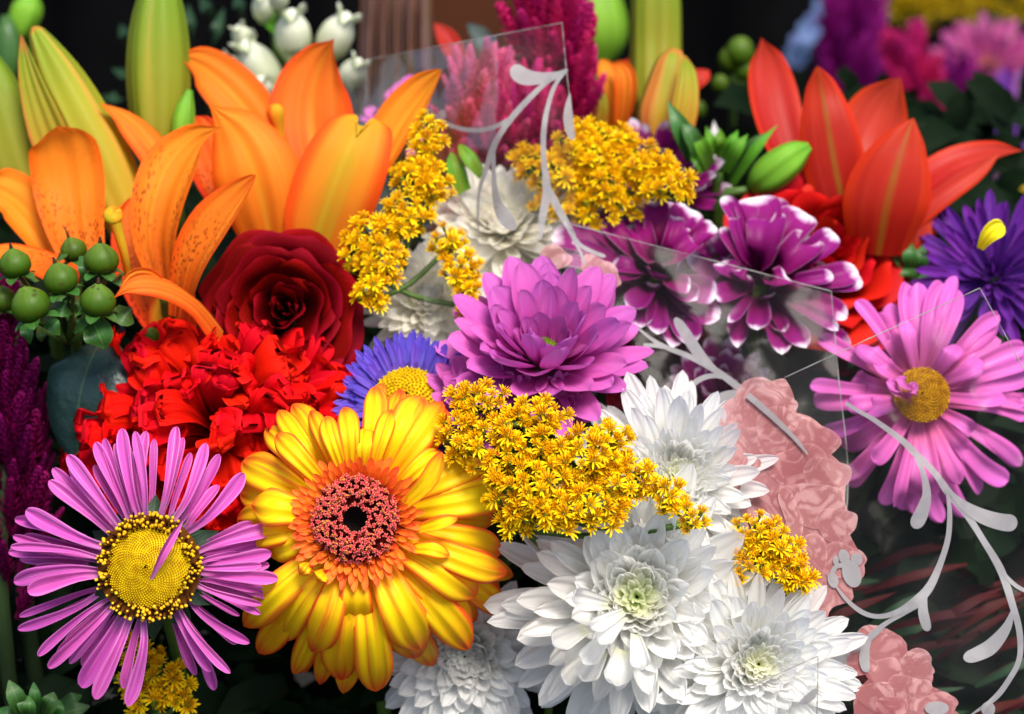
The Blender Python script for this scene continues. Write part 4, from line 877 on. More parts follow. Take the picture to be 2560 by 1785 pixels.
# ------------------------------------------------------------------ pink chrysanthemum under film (right)
PC = (2302, 991)
th = thing('pink_chrysanthemum', 'loose pink chrysanthemum with a yellow eye under clear film at the right', 'chrysanthemum', P(PC[0], PC[1], .075), V(-.05, .2, 1))
PMB = [(2295,706,58),(2358,708,66),(2392,690,46),(2227,757,60),(2190,785,62),(2493,794,70),(2495,845,50),(2562,867,56),(2568,942,56),(2568,995,50),(2570,1040,60),(2036,985,76),(2137,942,60),(2103,1114,72),(2117,1211,62),(2255,1275,48),(2287,1286,52),(2356,1306,52),(2415,1293,54),(2521,1202,62),(2553,1165,54),(2470,1192,62)]
PMB += [(2302 + 285 * math.cos(k * .449 + .1) * (1 + .06 * math.sin(k * 5)), 991 + 285 * math.sin(k * .449 + .1), 50) for k in range(14)]
PMF = [(2268,800,54),(2240,1266,46),(2278,1234,62),(2118,1021,58),(2512,992,46),(2167,1020,62),(2324,1234,60),(2430,1080,50),(2200,900,60),(2390,860,60),(2455,900,56),(2150,860,66),(2400,1210,56),(2180,1150,56)]
rg = random.Random(9)
for lst, z0, z1 in ((PMB, .012, .014), (PMF, .004, .000)):
    for (X, Y, wd) in lst:
        dx, dy = X - PC[0], Y - PC[1]; L = math.hypot(dx, dy); ux, uy = dx / L, dy / L; c = rg.uniform(-.05, .05) * L; zz = .075
        b = (PC[0] + ux * 52, PC[1] + uy * 60)
        pts = [(b[0], b[1], zz + z0), (b[0] + (X - b[0]) * .5 - uy * c, b[1] + (Y - b[1]) * .5 + ux * c, zz + z0 - .008), (b[0] + (X - b[0]) * .8 - uy * c, b[1] + (Y - b[1]) * .8 + ux * c, zz + z1 - .005), (X, Y, zz + z1 + rg.uniform(-.004, .006))]
        tl = rg.uniform(-.3, .3)
        tp(th, 'petal', pts, [wd * .28, wd * .37, wd * .46, wd * .43], [(-uy * tl, -ux * tl + .1, 1)], m_pinkmum, cup=rg.choice([.6, .9, -.5]), nu=7, nv=12, tip=.2, ridge=.05, mid=.05)
for (x, y, x1, y1, wd) in [(2285, 985, 2240, 945, 22), (2260, 985, 2215, 955, 24), (2268, 1000, 2290, 955, 18), (2270, 1005, 2215, 960, 20)]:
    tp(th, 'inner_petal', [(x, y, .066), ((x + x1) / 2, (y + y1) / 2, .056), (x1, y1, .054)], [wd * .6, wd, wd * .8], [(0, .6, .8)], m_pinkmum, cup=.8, nu=6, nv=8, tip=.35)
disc_dome(th, px(70, .07), .004, 300, m_disc2, 'disc_floret_mass', .048, .004)
stem(th, m_stem)

# ------------------------------------------------------------------ top centre: plumes, buds, second lily
celosia('tall dark magenta celosia plume at the top centre', [(1400, 380, .175), (1395, 260, .17), (1380, 120, .165), (1350, -60, .16)], [75, 95, 95, 70], 95, 150, m_celos, seed=2, group='celosia plumes behind the clear film')
celosia('bright pink celosia plume behind the clear film with grey scrolls', [(1230, 480, .165), (1225, 400, .16), (1210, 330, .155), (1205, 240, .155)], [100, 125, 115, 60], 110, 120, m_celospk, seed=5, group='celosia plumes behind the clear film')
celosia('crimson celosia plume low between the pink plume and the goldenrod', [(1340, 500, .165), (1330, 440, .16), (1320, 360, .155), (1310, 260, .155)], [90, 95, 85, 50], 70, 110, m_celos, seed=7, group='celosia plumes behind the clear film')
th = thing('pink_blossom', 'pink blossom edge showing behind the tip of the orange lily', 'blossom', P(985, 270, .18), V(0, .4, .9))
for (x0, y0, x1, y1, wd) in [(985, 262, 1035, 188, 20), (960, 280, 990, 222, 18), (940, 300, 920, 268, 16), (970, 270, 1010, 205, 18), (930, 300, 905, 290, 14), (1060, 390, 1075, 330, 22), (1040, 410, 1030, 370, 18)]:
    tp(th, 'petal', [(x0, y0, .182), ((x0 + x1) / 2, (y0 + y1) / 2, .178), (x1, y1, .18)], [wd * .6, wd, wd * .9], [(0, .3, 1)], m_pinkmum, cup=.5, nu=5, nv=8, tip=.35)
stem(th, m_stem)
bud('green_bud', 'blurred big pale green bud right of the magenta plume', [(1500, 170, .26), (1505, 100, .26), (1500, 20, .26), (1490, -60, .26)], [20, 62, 62, 30], m_gbud, amp=.12, rot=.4)
bud('lily_bud', 'tall yellow green lily bud rising to the top edge right of centre', [(1645, 330, .185), (1640, 240, .187), (1640, 120, .19), (1640, 0, .19), (1640, -90, .19)], [44, 64, 66, 64, 50], m_bud, group='lily buds at the top centre', amp=.12, rot=.9)
bud('lily_bud', 'short orange lily bud with green tips in front of the tall green bud', [(1650, 350, .16), (1655, 290, .16), (1668, 220, .16), (1680, 160, .16), (1690, 124, .16)], [56, 68, 58, 44, 16], m_budor, group='lily buds at the top centre', amp=.3, rot=.1,
    tips=[([(1700, 330, .148), (1712, 260, .146), (1718, 190, .148), (1712, 138, .152)], [34, 36, 26, 8], [(.3, .2, 1)], m_budor)])
th = thing('orange_lily', 'blurred small orange lily between the plume and the tall bud', 'lily', P(1530, 310, .18), V(0, .8, .6))
for pts, hw, nm, mt in [([(1535, 320, .18), (1530, 240, .178), (1520, 190, .178), (1505, 148, .18)], [24, 36, 30, 16], [(.2, .2, 1)], m_lily), ([(1555, 310, .175), (1565, 230, .172), (1560, 180, .172), (1530, 160, .175)], [20, 30, 26, 12], [(-.2, .2, 1)], m_lily), ([(1490, 310, .172), (1495, 260, .17), (1490, 215, .17)], [26, 28, 14], [(.1, .2, 1)], m_budor), ([(1560, 230, .19), (1575, 180, .19), (1580, 145, .19)], [24, 26, 18], [(0, .3, 1)], m_rlily)]:
    tp(th, 'petal', pts, hw, nm, mt, cup=.6, tip=.25, nu=6, nv=10)
stem(th, m_stem)
th = thing('red_petal', 'small red lily petal tip pointing right of the short orange bud', 'petal', P(1725, 215, .2), V(0, .4, 1))
tp(th, 'blade', [(1715, 222, .20), (1735, 205, .198), (1755, 190, .198), (1772, 176, .2)], [26, 26, 22, 8], [(0, .3, 1)], m_rlily, cup=.5, nu=6, nv=8, tip=.35)
th = thing('red_petal', 'blurred red petal in front of the brown board', 'petal', P(1130, 130, .22), V(0, .4, 1))
tp(th, 'blade', [(1145, 150, .22), (1120, 100, .22), (1085, 58, .22)], [22, 26, 8], [(0, .3, 1)], m_rlily, cup=.5, nu=6, nv=8, tip=.35)
th = thing('green_leaf', 'dark green leaf tip in front of the brown board', 'leaf', P(1200, 110, .22), V(0, .4, 1))
tp(th, 'blade', [(1230, 130, .22), (1200, 90, .22), (1168, 58, .22)], [22, 24, 8], [(0, .3, 1)], m_glossy, cup=.4, nu=6, nv=8, tip=.35)
th = thing('green_leaf', 'small green leaf above the cream chrysanthemum', 'leaf', P(1180, 430, .11), V(0, .5, 1))
tp(th, 'blade', [(1205, 440, .112), (1175, 400, .108), (1148, 360, .11)], [14, 22, 14], [(.2, .4, 1)], m_gbud, cup=.5, nu=6, nv=8, tip=.4)
tp(th, 'blade', [(1160, 480, .113), (1140, 430, .109), (1128, 380, .112)], [20, 26, 12], [(.2, .4, 1)], m_bleaf, cup=.5, nu=6, nv=8, tip=.4)

# white snapdragon
th = thing('snapdragon', 'blurred white snapdragon spike behind the orange lilies', 'snapdragon', P(695, 280, .20), V(0, .9, .4))
for (bx, by, tx, ty, wd) in [(700, 250, 598, 85, 46), (735, 165, 728, 8, 46), (800, 165, 878, 18, 44), (855, 230, 905, 140, 34), (640, 205, 545, 140, 30), (748, 240, 742, 160, 34), (650, 250, 650, 190, 32), (660, 60, 650, -20, 26), (700, 30, 690, -40, 26), (620, 120, 590, 60, 26)]:
    dz = .2 + rnd(-.012, .012)
    ax = (P(tx, ty, dz) - P(bx, by, dz)); r = px(wd, dz)
    o = mk('floret', loc(tube([P(bx, by, dz), P(bx * .7 + tx * .3, by * .7 + ty * .3, dz), P(bx * .35 + tx * .65, by * .35 + ty * .65, dz - .004), P(bx * .1 + tx * .9, by * .1 + ty * .9, dz - .006)], [r * .32, r * .7, r * 1.0, r * .95, r * .62, r * .2], 14, 16, 5, .2), th[2]), m_snap, th[0])
    axn = ax.normalized(); s1 = axn.cross(CF).normalized()
    for sg in (-1, 1):
        b = P(bx * .15 + tx * .85, by * .15 + ty * .85, dz - .006); d = (s1 * sg * .9 - CF * (.5 if sg == 0 else .1))
        mk('lip', loc(petal([b - axn * r * .5, b + axn * r * .3 + d * r * .5, b + axn * r * .45 + d * r * .85], [r * .6, r * .75, r * .5], (axn - d * .3).normalized(), cup=-.6, nu=5, nv=6, tip=.4, ruf=.1), th[2]), m_snap, o)
mk('stem', loc(tube([P(680, -60, .21), P(690, 60, .21), P(705, 200, .21), P(720, 420, .22)], [.002, .0028, .003, .003], 8, 10), th[2]), m_stem, th[0])
for (x, y) in [(650, 40), (690, 10), (720, 180), (700, 120), (770, 110), (600, 190)]:
    d = .205
    tp(th, 'leaf', [(700, y + 60, d + .01), ((700 + x) / 2, y + 20, d), (x, y, d)], [10, 16, 8], [(0, .3, 1)], m_bleaf, cup=.4, nu=4, nv=6, tip=.5)

# green rosette bud in front of the red lily
th = thing('leafy_bud', 'unopened green bud with bright narrow leaves between purple flower and red lily', 'bud', P(1800, 400, .15), V(.05, .8, .6))
for (x0, y0, x1, y1, hw, m_) in [(1790, 400, 1765, 315, 16, m_bleaf), (1800, 400, 1800, 320, 18, m_bleaf), (1810, 400, 1845, 325, 18, m_bleaf), (1815, 410, 1870, 335, 18, m_bleaf), (1780, 410, 1730, 325, 20, m_bleaf), (1760, 400, 1700, 290, 24, m_leaf), (1740, 400, 1668, 250, 26, m_leaf), (1820, 430, 1930, 325, 26, m_leaf), (1830, 440, 1945, 310, 14, m_bleaf), (1790, 400, 1785, 300, 16, m_white), (1800, 430, 1890, 370, 24, m_bleaf), (1770, 430, 1720, 350, 24, m_bleaf)]:
    dz = .148 + rnd(-.01, .012) + (.02 if m_ == m_white else 0)
    tp(th, 'leaf', [(x0, y0 + 20, dz + .012), (x0 * .5 + x1 * .5, y0 * .5 + y1 * .5, dz), (x1, y1, dz + .003)], [hw * .7, hw, hw * .4], [(rnd(-.2, .2), .3, 1)], m_, cup=.6, nu=6, nv=8, tip=.45, tp=1.5, tq=1.2)
stem(th, m_stem)
bud('lily_bud', 'short bright green lily bud in front of the red lily', [(1880, 470, .14), (1910, 445, .137), (1950, 415, .135), (1990, 385, .135), (2024, 366, .135)], [20, 42, 46, 36, 12], m_gbud, group='lily buds at the top centre', amp=.14, rot=.6)
th = thing('leaf_sprig', 'green leaf sprig between the red lily and the right pink flower', 'foliage', P(2250, 760, .15), V(0, .6, .8))
for (x0, y0, x1, y1, hw) in [(2270, 690, 2225, 610, 20), (2275, 690, 2275, 600, 20), (2290, 690, 2310, 610, 22), (2280, 720, 2265, 660, 24), (2300, 730, 2320, 680, 22), (2240, 740, 2205, 670, 16), (2250, 760, 2220, 710, 22), (2230, 790, 2195, 740, 18), (2330, 720, 2340, 640, 20), (2270, 800, 2240, 760, 20), (2150, 900, 2130, 820, 14), (2120, 920, 2150, 870, 16)]:
    dz = .14 + rnd(-.012, .012)
    tp(th, 'leaf', [(x0, y0, dz + .008), ((x0 + x1) / 2, (y0 + y1) / 2, dz), (x1, y1, dz + .003)], [hw * .5, hw, hw * .5], [(rnd(-.4, .4), .5, 1)], m_leaf, cup=rnd(.2, .6), nu=5, nv=8, tip=.45, tp=1.6, tq=1.3)
stem(th, m_stem)

# ------------------------------------------------------------------ blurred background, top right
celosia('blurred deep purple celosia plume in the top right background', [(2110, 330, .50), (2110, 250, .50), (2120, 160, .50), (2130, 60, .50)], [60, 90, 90, 60], 70, 120, m_celosdk, seed=9, group='blurred celosia plumes at the back right')
celosia('blurred bright magenta celosia plume behind the red lily', [(2300, 380, .42), (2300, 320, .42), (2290, 240, .42), (2270, 160, .42)], [60, 60, 55, 40], 60, 110, m_celos, seed=11, group='blurred celosia plumes at the back right')
celosia('dark purple celosia tip behind the right red lily petal', [(2370, 330, .45), (2380, 280, .45), (2390, 220, .45)], [40, 50, 30], 30, 90, m_celosdk, seed=13, group='blurred celosia plumes at the back right')
PK = [dict(n=16, r0=.15, L=.85, w=.10, el=5, bend=8, mat=m_mag, cup=.6, nu=5, nv=7, tip=.3), dict(n=16, r0=.15, L=.75, w=.1, el=25, bend=8, mat=m_mag, cup=.6, nu=5, nv=7, tip=.3), dict(n=12, r0=.12, L=.5, w=.09, el=50, bend=8, mat=m_mag, cup=.6, nu=5, nv=7, tip=.3)]
GBK = 'blurred daisies at the back right'
mum('blurred rose pink daisy near the top right corner', P(2470, 175, .50), V(0, .6, .8), px(170, .50), PK, 81, 'daisy', GBK, 'daisy')
VI = [dict(n=16, r0=.25, L=.8, w=.10, el=8, bend=5, mat=m_violet2, cup=.6, nu=5, nv=7, tip=.25), dict(n=14, r0=.25, L=.7, w=.1, el=25, bend=5, mat=m_violet, cup=.6, nu=5, nv=7, tip=.25)]
mum('blurred pale violet daisy right of the red lily', P(2525, 390, .42), V(0, .6, .8), px(150, .42), VI, 82, 'daisy', GBK, 'daisy')
th = mum('blurred violet daisy with a yellow eye under the red lily tip', P(2520, 480, .30), V(0, .4, .9), px(140, .30), VI, 83, 'daisy', GBK, 'daisy')
disc_dome(th, px(50, .2), .005, 50, m_disc, 'disc_floret_mass', .08, .004)
mum('blurred magenta daisy at the right border below the rose pink one', P(2545, 265, .47), V(0, .5, .9), px(110, .47), VI, 84, 'daisy', GBK, 'daisy')
goldenrod('blurred goldenrod along the top right edge', [(2150, 20, 70, 40, 14, .55), (2270, 20, 90, 40, 18, .55), (2390, 15, 80, 40, 14, .55), (2530, 20, 60, 40, 10, .55)], (2300, 120, .58), 32, 12, heads=HEADS_SHADED)
def cluster(name, label, cat, pts, r, mat, dz):
    th = thing(name, label, cat, P(pts[0][0], pts[0][1] + 40, dz), V(0, .7, .7))
    for (x, y) in pts:
        c = P(x, y, dz + rnd(-.01, .01))
        for k in range(5):
            d = V(math.cos(k * 1.2566), math.sin(k * 1.2566), .35); rr = px(r, dz)
            mk('petal', loc(petal([c, c + d * rr * .6, c + d * rr], [rr * .2, rr * .42, rr * .35], V(0, .2, 1), cup=.3, nu=4, nv=5, tip=.4), th[2]), mat, th[0])
    stem(th, m_dkstem)
m_pale = petal_mat('pale blue petal', [(0, (.13, .19, .36)), (1, (.12, .18, .38))], transl=.3)
cluster('blue_blossom', 'blurred pale blue blossoms at the top edge left of the back goldenrod', 'blossoms', [(2060, 20), (2080, 50), (2040, 60)], 34, m_pale, .55)
cluster('blue_blossom', 'blurred pale blue blossoms behind the red lily tip', 'blossoms', [(2000, 110), (1990, 140), (2020, 80)], 34, m_pale, .50)
th = thing('hypericum_sprig', 'blurred green berries in the dark gap left of the red lily', 'berry sprig', P(1840, 260, .26), V(0, .8, .6))
for (x, y, r) in [(1850, 130, 36), (1825, 150, 30), (1860, 175, 28), (1800, 210, 22), (1840, 215, 26), (1745, 275, 22)]:
    mk('berry', loc(blob(P(x, y, .25 + rnd(-.01, .01)), V(.1, 1, .45), px(r, .25), px(r * 1.1, .25), 14, 10), th[2]), m_berry, th[0])
mk('stalk', loc(tube([P(1850, 150, .255), P(1835, 220, .26), P(1830, 330, .27)], [.0012, .0015, .002], 6, 8), th[2]), m_stem, th[0])

m_redblade = petal_mat('dark red blade', [(0, (.035, .0015, .0015)), (1, (.05, .002, .0015))], transl=.2, rough=.5, vary=.4)
th = thing('leaf_spray', 'dark spray of red and green blades under the clear film in the bottom right corner', 'foliage', P(2250, 1800, .12), V(0, .6, .8))
rg = random.Random(44)
for i in range(60):
    x, y = rg.uniform(2050, 2650), rg.uniform(1380, 1840); L = rg.uniform(150, 300); a = rg.uniform(.15, .6); dz = .10 + rg.uniform(-.03, .05) 
    tp(th, 'blade', [(x - L * .5 * math.cos(a), y + L * .5 * math.sin(a), dz + .01), (x, y - 8, dz), (x + L * .5 * math.cos(a), y - L * .5 * math.sin(a), dz + .01)], [6, 13, 5], [(rg.uniform(-.4, .4), .5, 1)], m_redblade if rg.random() < .6 else m_dleaf, cup=.4, nu=4, nv=6, tip=.5)
stem(th, m_dkstem)

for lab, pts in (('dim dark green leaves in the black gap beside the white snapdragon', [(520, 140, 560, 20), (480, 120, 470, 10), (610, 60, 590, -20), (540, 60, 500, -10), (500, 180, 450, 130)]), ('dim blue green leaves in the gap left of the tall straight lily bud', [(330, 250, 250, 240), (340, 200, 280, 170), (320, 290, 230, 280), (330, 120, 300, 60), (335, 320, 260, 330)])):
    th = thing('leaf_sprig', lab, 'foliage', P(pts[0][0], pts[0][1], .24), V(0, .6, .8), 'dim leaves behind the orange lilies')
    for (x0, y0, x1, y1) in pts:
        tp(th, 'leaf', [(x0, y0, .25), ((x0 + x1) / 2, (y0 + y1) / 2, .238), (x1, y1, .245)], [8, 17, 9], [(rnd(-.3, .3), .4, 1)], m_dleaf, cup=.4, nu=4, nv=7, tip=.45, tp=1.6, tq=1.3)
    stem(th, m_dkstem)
# ------------------------------------------------------------------ clear film with grey scrolls and pink roses
def film_mat(name, haze, seed):
    t = NT(name)
    g = t.n('ShaderNodeTexCoord')
    nz = t.n('ShaderNodeTexNoise', {0: g.outputs['Object'], 'Scale': 22.0, 'Detail': 3.0, 'Distortion': .6}).outputs[0]
    n2 = t.n('ShaderNodeTexNoise', {0: g.outputs['Object'], 'Scale': 900.0, 'Detail': 2.0}).outputs[0]
    bp = t.n('ShaderNodeBump', {'Strength': .5, 'Distance': .004, 'Height': nz})
    gl = t.n('ShaderNodeBsdfGlossy', {'Color': (1, 1, 1), 'Roughness': .15, 'Normal': bp})
    fr = t.n('ShaderNodeFresnel', {'IOR': 1.45, 'Normal': bp})
    tr = t.n('ShaderNodeBsdfTransparent', {'Color': (.97, .97, .97)})
    df = t.n('ShaderNodeBsdfDiffuse', {'Color': (.8, .8, .8)}); tl = t.n('ShaderNodeBsdfTranslucent', {'Color': (.8, .8, .8)})
    ds = t.n('ShaderNodeMixShader', {0: .5, 1: df, 2: tl})
    hz = t.math('ADD', t.math('MULTIPLY', t.sstep(nz, .40, .72), haze), haze * .25)
    a = t.n('ShaderNodeMixShader', {0: hz, 1: tr, 2: ds})
    b = t.n('ShaderNodeMixShader', {0: t.math('MULTIPLY', fr, .12), 1: a, 2: gl})
    t.t.links.new(b.outputs[0], t.out.inputs[0]); return t.m
def print_mat(name, c1, c2, scale, alpha, rough=.45):
    t = NT(name)
    g = t.n('ShaderNodeTexCoord'); oi = t.n('ShaderNodeObjectInfo')
    n1 = t.n('ShaderNodeTexNoise', {0: g.outputs['Object'], 'Scale': scale, 'Detail': 4.0, 'Distortion': 1.2}).outputs[0]
    n2 = t.n('ShaderNodeTexNoise', {0: g.outputs['Object'], 'Scale': 2600.0, 'Detail': 1.0}).outputs[0]
    uv = t.n('ShaderNodeUVMap'); v = t.n('ShaderNodeSeparateXYZ', {0: uv}).outputs[1]
    n3 = t.n('ShaderNodeTexNoise', {0: g.outputs['Object'], 'Scale': scale * .45, 'Detail': 2.0}).outputs[0]
    rdg = t.sstep(t.math('ABSOLUTE', t.math('SUBTRACT', n1, .5)), .0, .14)
    f = t.math('ADD', t.math('MULTIPLY', rdg, .34), t.math('ADD', t.math('MULTIPLY', n2, .16), t.math('ADD', t.math('MULTIPLY', v, .34), t.math('MULTIPLY', n3, .42))))
    col = t.mix(t.sstep(f, .35, .95), c1, c2)
    pb = t.n('ShaderNodeBsdfPrincipled', {'Base Color': col, 'Roughness': rough, 'Specular IOR Level': .4})
    tl = t.n('ShaderNodeBsdfTranslucent', {'Color': col}); ds = t.n('ShaderNodeMixShader', {0: .35, 1: pb, 2: tl})
    tr = t.n('ShaderNodeBsdfTransparent'); a = t.n('ShaderNodeMixShader', {0: alpha, 1: tr, 2: ds})
    t.t.links.new(a.outputs[0], t.out.inputs[0]); return t.m
m_film = film_mat('clear film', .018, 0)
m_filmh = film_mat('clear film hazier', .014, 1)
m_scroll = print_mat('grey scroll print', (.26, .25, .255), (.31, .30, .305), 60, .93)
m_rosepr = print_mat('pink rose print', (.34, .10, .105), (.60, .30, .29), 85, .78)
m_rosepr2 = print_mat('pale pink rose print', (.38, .13, .13), (.66, .38, .365), 95, .70)
m_cut = plain_mat('film cut edge', (.36, .34, .33), .4, .5, transl=.3)

def crease(x, y, k):
    return .0022 * (abs(math.sin(x * .006 + y * .0042 + k)) ** .6) + .0012 * abs(math.sin(x * .013 - y * .009 + 2 * k)) + .0006 * math.sin(x * .03 + y * .021 + k)
class Film:
    def __init__(s, name, label, grid, depth, mat, edges, group='clear film sheets round the bouquets'):
        s.depth = depth
        nx, ny = 56, 56
        vs, fs, us = [], [], []
        mid = grid(.5, .5); s.th = thing(name, label, 'film', P(mid[0], mid[1], depth(*mid)), V(0, 0, 1), group)
        for j in range(ny + 1):
            for i in range(nx + 1):
                x, y = grid(i / nx, j / ny); vs.append(P(x, y, depth(x, y))); us.append((i / nx, j / ny))
        for j in range(ny):
            for i in range(nx):
                a = j * (nx + 1) + i; fs.append((a, a + 1, a + nx + 2, a + nx + 1))
        mk('clear_sheet', loc((vs, fs, us), s.th[2]), mat, s.th[0])
        for e in edges:
            sp = [P(x, y, depth(x, y) - .0002) for x, y in e]
            rg = random.Random(len(e))
            mk('cut_edge', loc(tube(sp, [px(rg.uniform(.6, 1.8)) for _ in range(24)], 5, 60), s.th[2]), m_cut, s.th[0])
    def pt(s, x, y, off): return P(x, y, s.depth(x, y) - off)
    def ribbon(s, pts, hw, off=.0005, mat=None, name='printed_scroll', round_end=True):
        """a flat print lying on the film along a centre line"""
        n = max(14, 6 * len(pts)); vs, fs, us = [], [], []
        pv = [Vector((x, y, 0)) for x, y in pts]; hw = [float(h) for h in hw]
        for i in range(n + 1):
            t = i / n; t = 1 - (1 - t) ** 1.3
            c = crv(pv, t); T = (crv(pv, min(1, t + .02)) - crv(pv, max(0, t - .02))).normalized(); S = Vector((-T.y, T.x, 0))
            h = max(crv(hw, t), .8)
            if round_end and t > .86: h *= math.sqrt(max(1 - ((t - .86) / .14) ** 2, 0)) * .98 + .02
            for k in (-1, 0, 1):
                q = c + S * h * k; vs.append(s.pt(q.x, q.y, off)); us.append(((k + 1) / 2, .5))
        for i in range(n):
            for k in (0, 1):
                a = i * 3 + k; fs.append((a, a + 1, a + 4, a + 3))
        return mk(name, loc((vs, fs, us), s.th[2]), mat or m_scroll, s.th[0])
    def shape(s, poly, off=.0004, mat=None, name='printed_rose', smooth_n=4):
        """a flat printed outline (closed, smoothed) as concentric rings, v runs from the rim to the middle"""
        pv = [Vector((x, y, 0)) for x, y in poly]; n = len(pv); c = sum(pv, Vector()) / n
        ring = []
        for i in range(n):
            p0, p1, p2, p3 = pv[i - 1], pv[i], pv[(i + 1) % n], pv[(i + 2) % n]
            for k in range(smooth_n):
                f = k / smooth_n
                ring.append((p1 * 2 + (p2 - p0) * f + (p0 * 2 - p1 * 5 + p2 * 4 - p3) * f * f + (p1 * 3 - p0 - p2 * 3 + p3) * f ** 3) * .5)
        m = len(ring); vs, fs, us = [], [], []
        rmax = max((p - c).length for p in ring)
        K = 8
        for j in range(K + 1):
            q = 1 - j / K * .98
            for p in ring: z = c + (p - c) * q; vs.append(s.pt(z.x, z.y, off)); us.append((.5, (.55 if q > .9 else .1) + .25 * q - .35 * ((z.y - c.y) * .8 - (z.x - c.x) * .5) / rmax))
        for j in range(K):
            for i in range(m):
                k = (i + 1) % m; fs.append((j * m + i, j * m + k, (j + 1) * m + k, (j + 1) * m + i))
        return mk(name, loc((vs, fs, us), s.th[2]), mat or m_rosepr, s.th[0])
    def blossom(s, x, y, r, off, mat, seed, ang=(0, 6.283), n=7):
        """a printed rose petal: a lobed rounded patch"""
        rg = random.Random(seed); ph = rg.uniform(0, 6)
        poly = [(x + r * (1 + .13 * math.sin(3 * a + ph) + .08 * math.sin(5 * a + 2 * ph)) * math.cos(a), y + r * .8 * (1 + .13 * math.sin(3 * a + ph)) * math.sin(a)) for a in [6.2832 * k / 12 for k in range(12)]]
        return s.shape(poly, off, mat)
def lerp(a, b, t): return a + (b - a) * t
def quad(tl, tr, br, bl):
    return lambda s, t: (lerp(lerp(tl[0], tr[0], s), lerp(bl[0], br[0], s), t), lerp(lerp(tl[1], tr[1], s), lerp(bl[1], br[1], s), t))
Z1 = lambda x, y: (1200 + x * .3747, y * .3747)
Z12 = lambda x, y: (600 + x * .3747, y * .3747)
Z23 = lambda x, y: (1200 + x * .3747, 500 + y * .3747)
Z34 = lambda x, y: (1860 + x * .459, 1050 + y * .459)
def zz(f, l): return [f(*p) for p in l]

# sheet A: upper centre, in front of the pink plume
dA = lambda x, y: .088 + max(0, 1250 - x) * .00017 + .00002 * (300 - y) + crease(x, y, .4)
FA = Film('clear_film', 'clear film corner with a grey scroll print in front of the pink plume', quad((860, 160), (1405, 57), (1450, 640), (900, 640)), dA, m_filmh, [[(860, 160), (1130, 109), (1405, 57)], [(1405, 57), (1416, 175), (1437, 345)]])
s = 600 / 1868.0
sc_ = .3747
FA.ribbon(zz(Z1, [(582, 462), (500, 505), (380, 522), (280, 505), (215, 440)]), [2, 10, 16, 21, 17], .0004)
FA.ribbon(zz(Z1, [(582, 460), (430, 560), (250, 740), (130, 900), (80, 1010), (40, 1130), (0, 1260), (-15, 1400), (-5, 1580)]), [3, 6, 7.5, 7, 8, 6, 4, 3, 2])
FA.ribbon(zz(Z1, [(200, 790), (100, 845), (0, 868), (-120, 860), (-230, 820), (-330, 745), (-390, 690)]), [4, 6, 6, 5.5, 5, 5, 4])
FA.ribbon([(1110, 296), (1106, 285), (1102, 276)], [6, 9, 8], .0006)
FA.ribbon(zz(Z1, [(90, 1010), (92, 1180), (110, 1330), (160, 1440), (235, 1535)]), [5, 6, 10, 18, 13])
FA.ribbon(zz(Z1, [(582, 465), (500, 570), (450, 720), (425, 880), (425, 1050), (445, 1230), (440, 1330), (415, 1460), (405, 1600)]), [3, 5, 6, 7, 7, 10, 11, 9, 6], .0006)
FA.ribbon(zz(Z1, [(445, 1230), (490, 1330), (560, 1460), (640, 1590)]), [6, 10, 9, 5], .0004)
FA.shape(zz(Z1, [(600, 622), (572, 690), (556, 780), (566, 860), (592, 920), (615, 932), (632, 915), (622, 800), (610, 690)]), .0004, m_scroll, 'printed_scroll')

# sheet B: middle right, edge running over the purple chrysanthemums
def gB(s, t):
    right = crv([Vector((2078, 728, 0)), Vector((2098, 960, 0)), Vector((2120, 1180, 0)), Vector((2100, 1370, 0)), Vector((2020, 1600, 0))], t)
    left = Vector((1060, 465 + t * 900, 0)); p = left.lerp(right, s)
    return p.x, p.y
dB = lambda x, y: .074 + (700 - y) * .00004 + crease(x, y, 1.7)
FB = Film('clear_film', 'clear film sheet with a ragged top edge crossing the purple chrysanthemums', gB, dB, m_film, [[(1130, 483), (1500, 579), (1800, 656), (2078, 728)], [gB(1, k / 8) for k in range(9)]])
FB.ribbon(zz(Z23, [(560, 140), (620, 250), (670, 350), (700, 430)]), [4, 4, 4, 3])
FB.ribbon(zz(Z23, [(590, 200), (670, 300), (760, 350), (840, 378)]), [4, 5, 5, 5])
FB.ribbon(zz(Z23, [(1010, 815), (1120, 910), (1230, 978), (1400, 1045), (1560, 1130), (1700, 1230), (1868, 1370)]), [2, 4, 6, 7, 8, 9, 8])
FB.ribbon(zz(Z23, [(1090, 968), (1170, 972), (1260, 990)]), [5, 5, 4], .0006)
FB.ribbon(zz(Z23, [(1640, 1185), (1540, 1110), (1450, 1010), (1370, 890), (1300, 785)]), [3, 9, 14, 14, 11], .0004)
FB.ribbon(zz(Z23, [(1640, 1190), (1560, 1172), (1470, 1195), (1390, 1260), (1340, 1350)]), [4, 6, 7, 7, 5], .0006)
FB.ribbon(zz(Z23, [(1860, 1350), (1780, 1305), (1680, 1305), (1600, 1350), (1560, 1440)]), [3, 8, 14, 19, 16], .0006)
for (x, y, r, sd) in [(1385, 645, 40, 1), (1510, 690, 42, 2), (1480, 660, 30, 3)]: FB.blossom(x, y, r, .0003, m_rosepr2, sd)

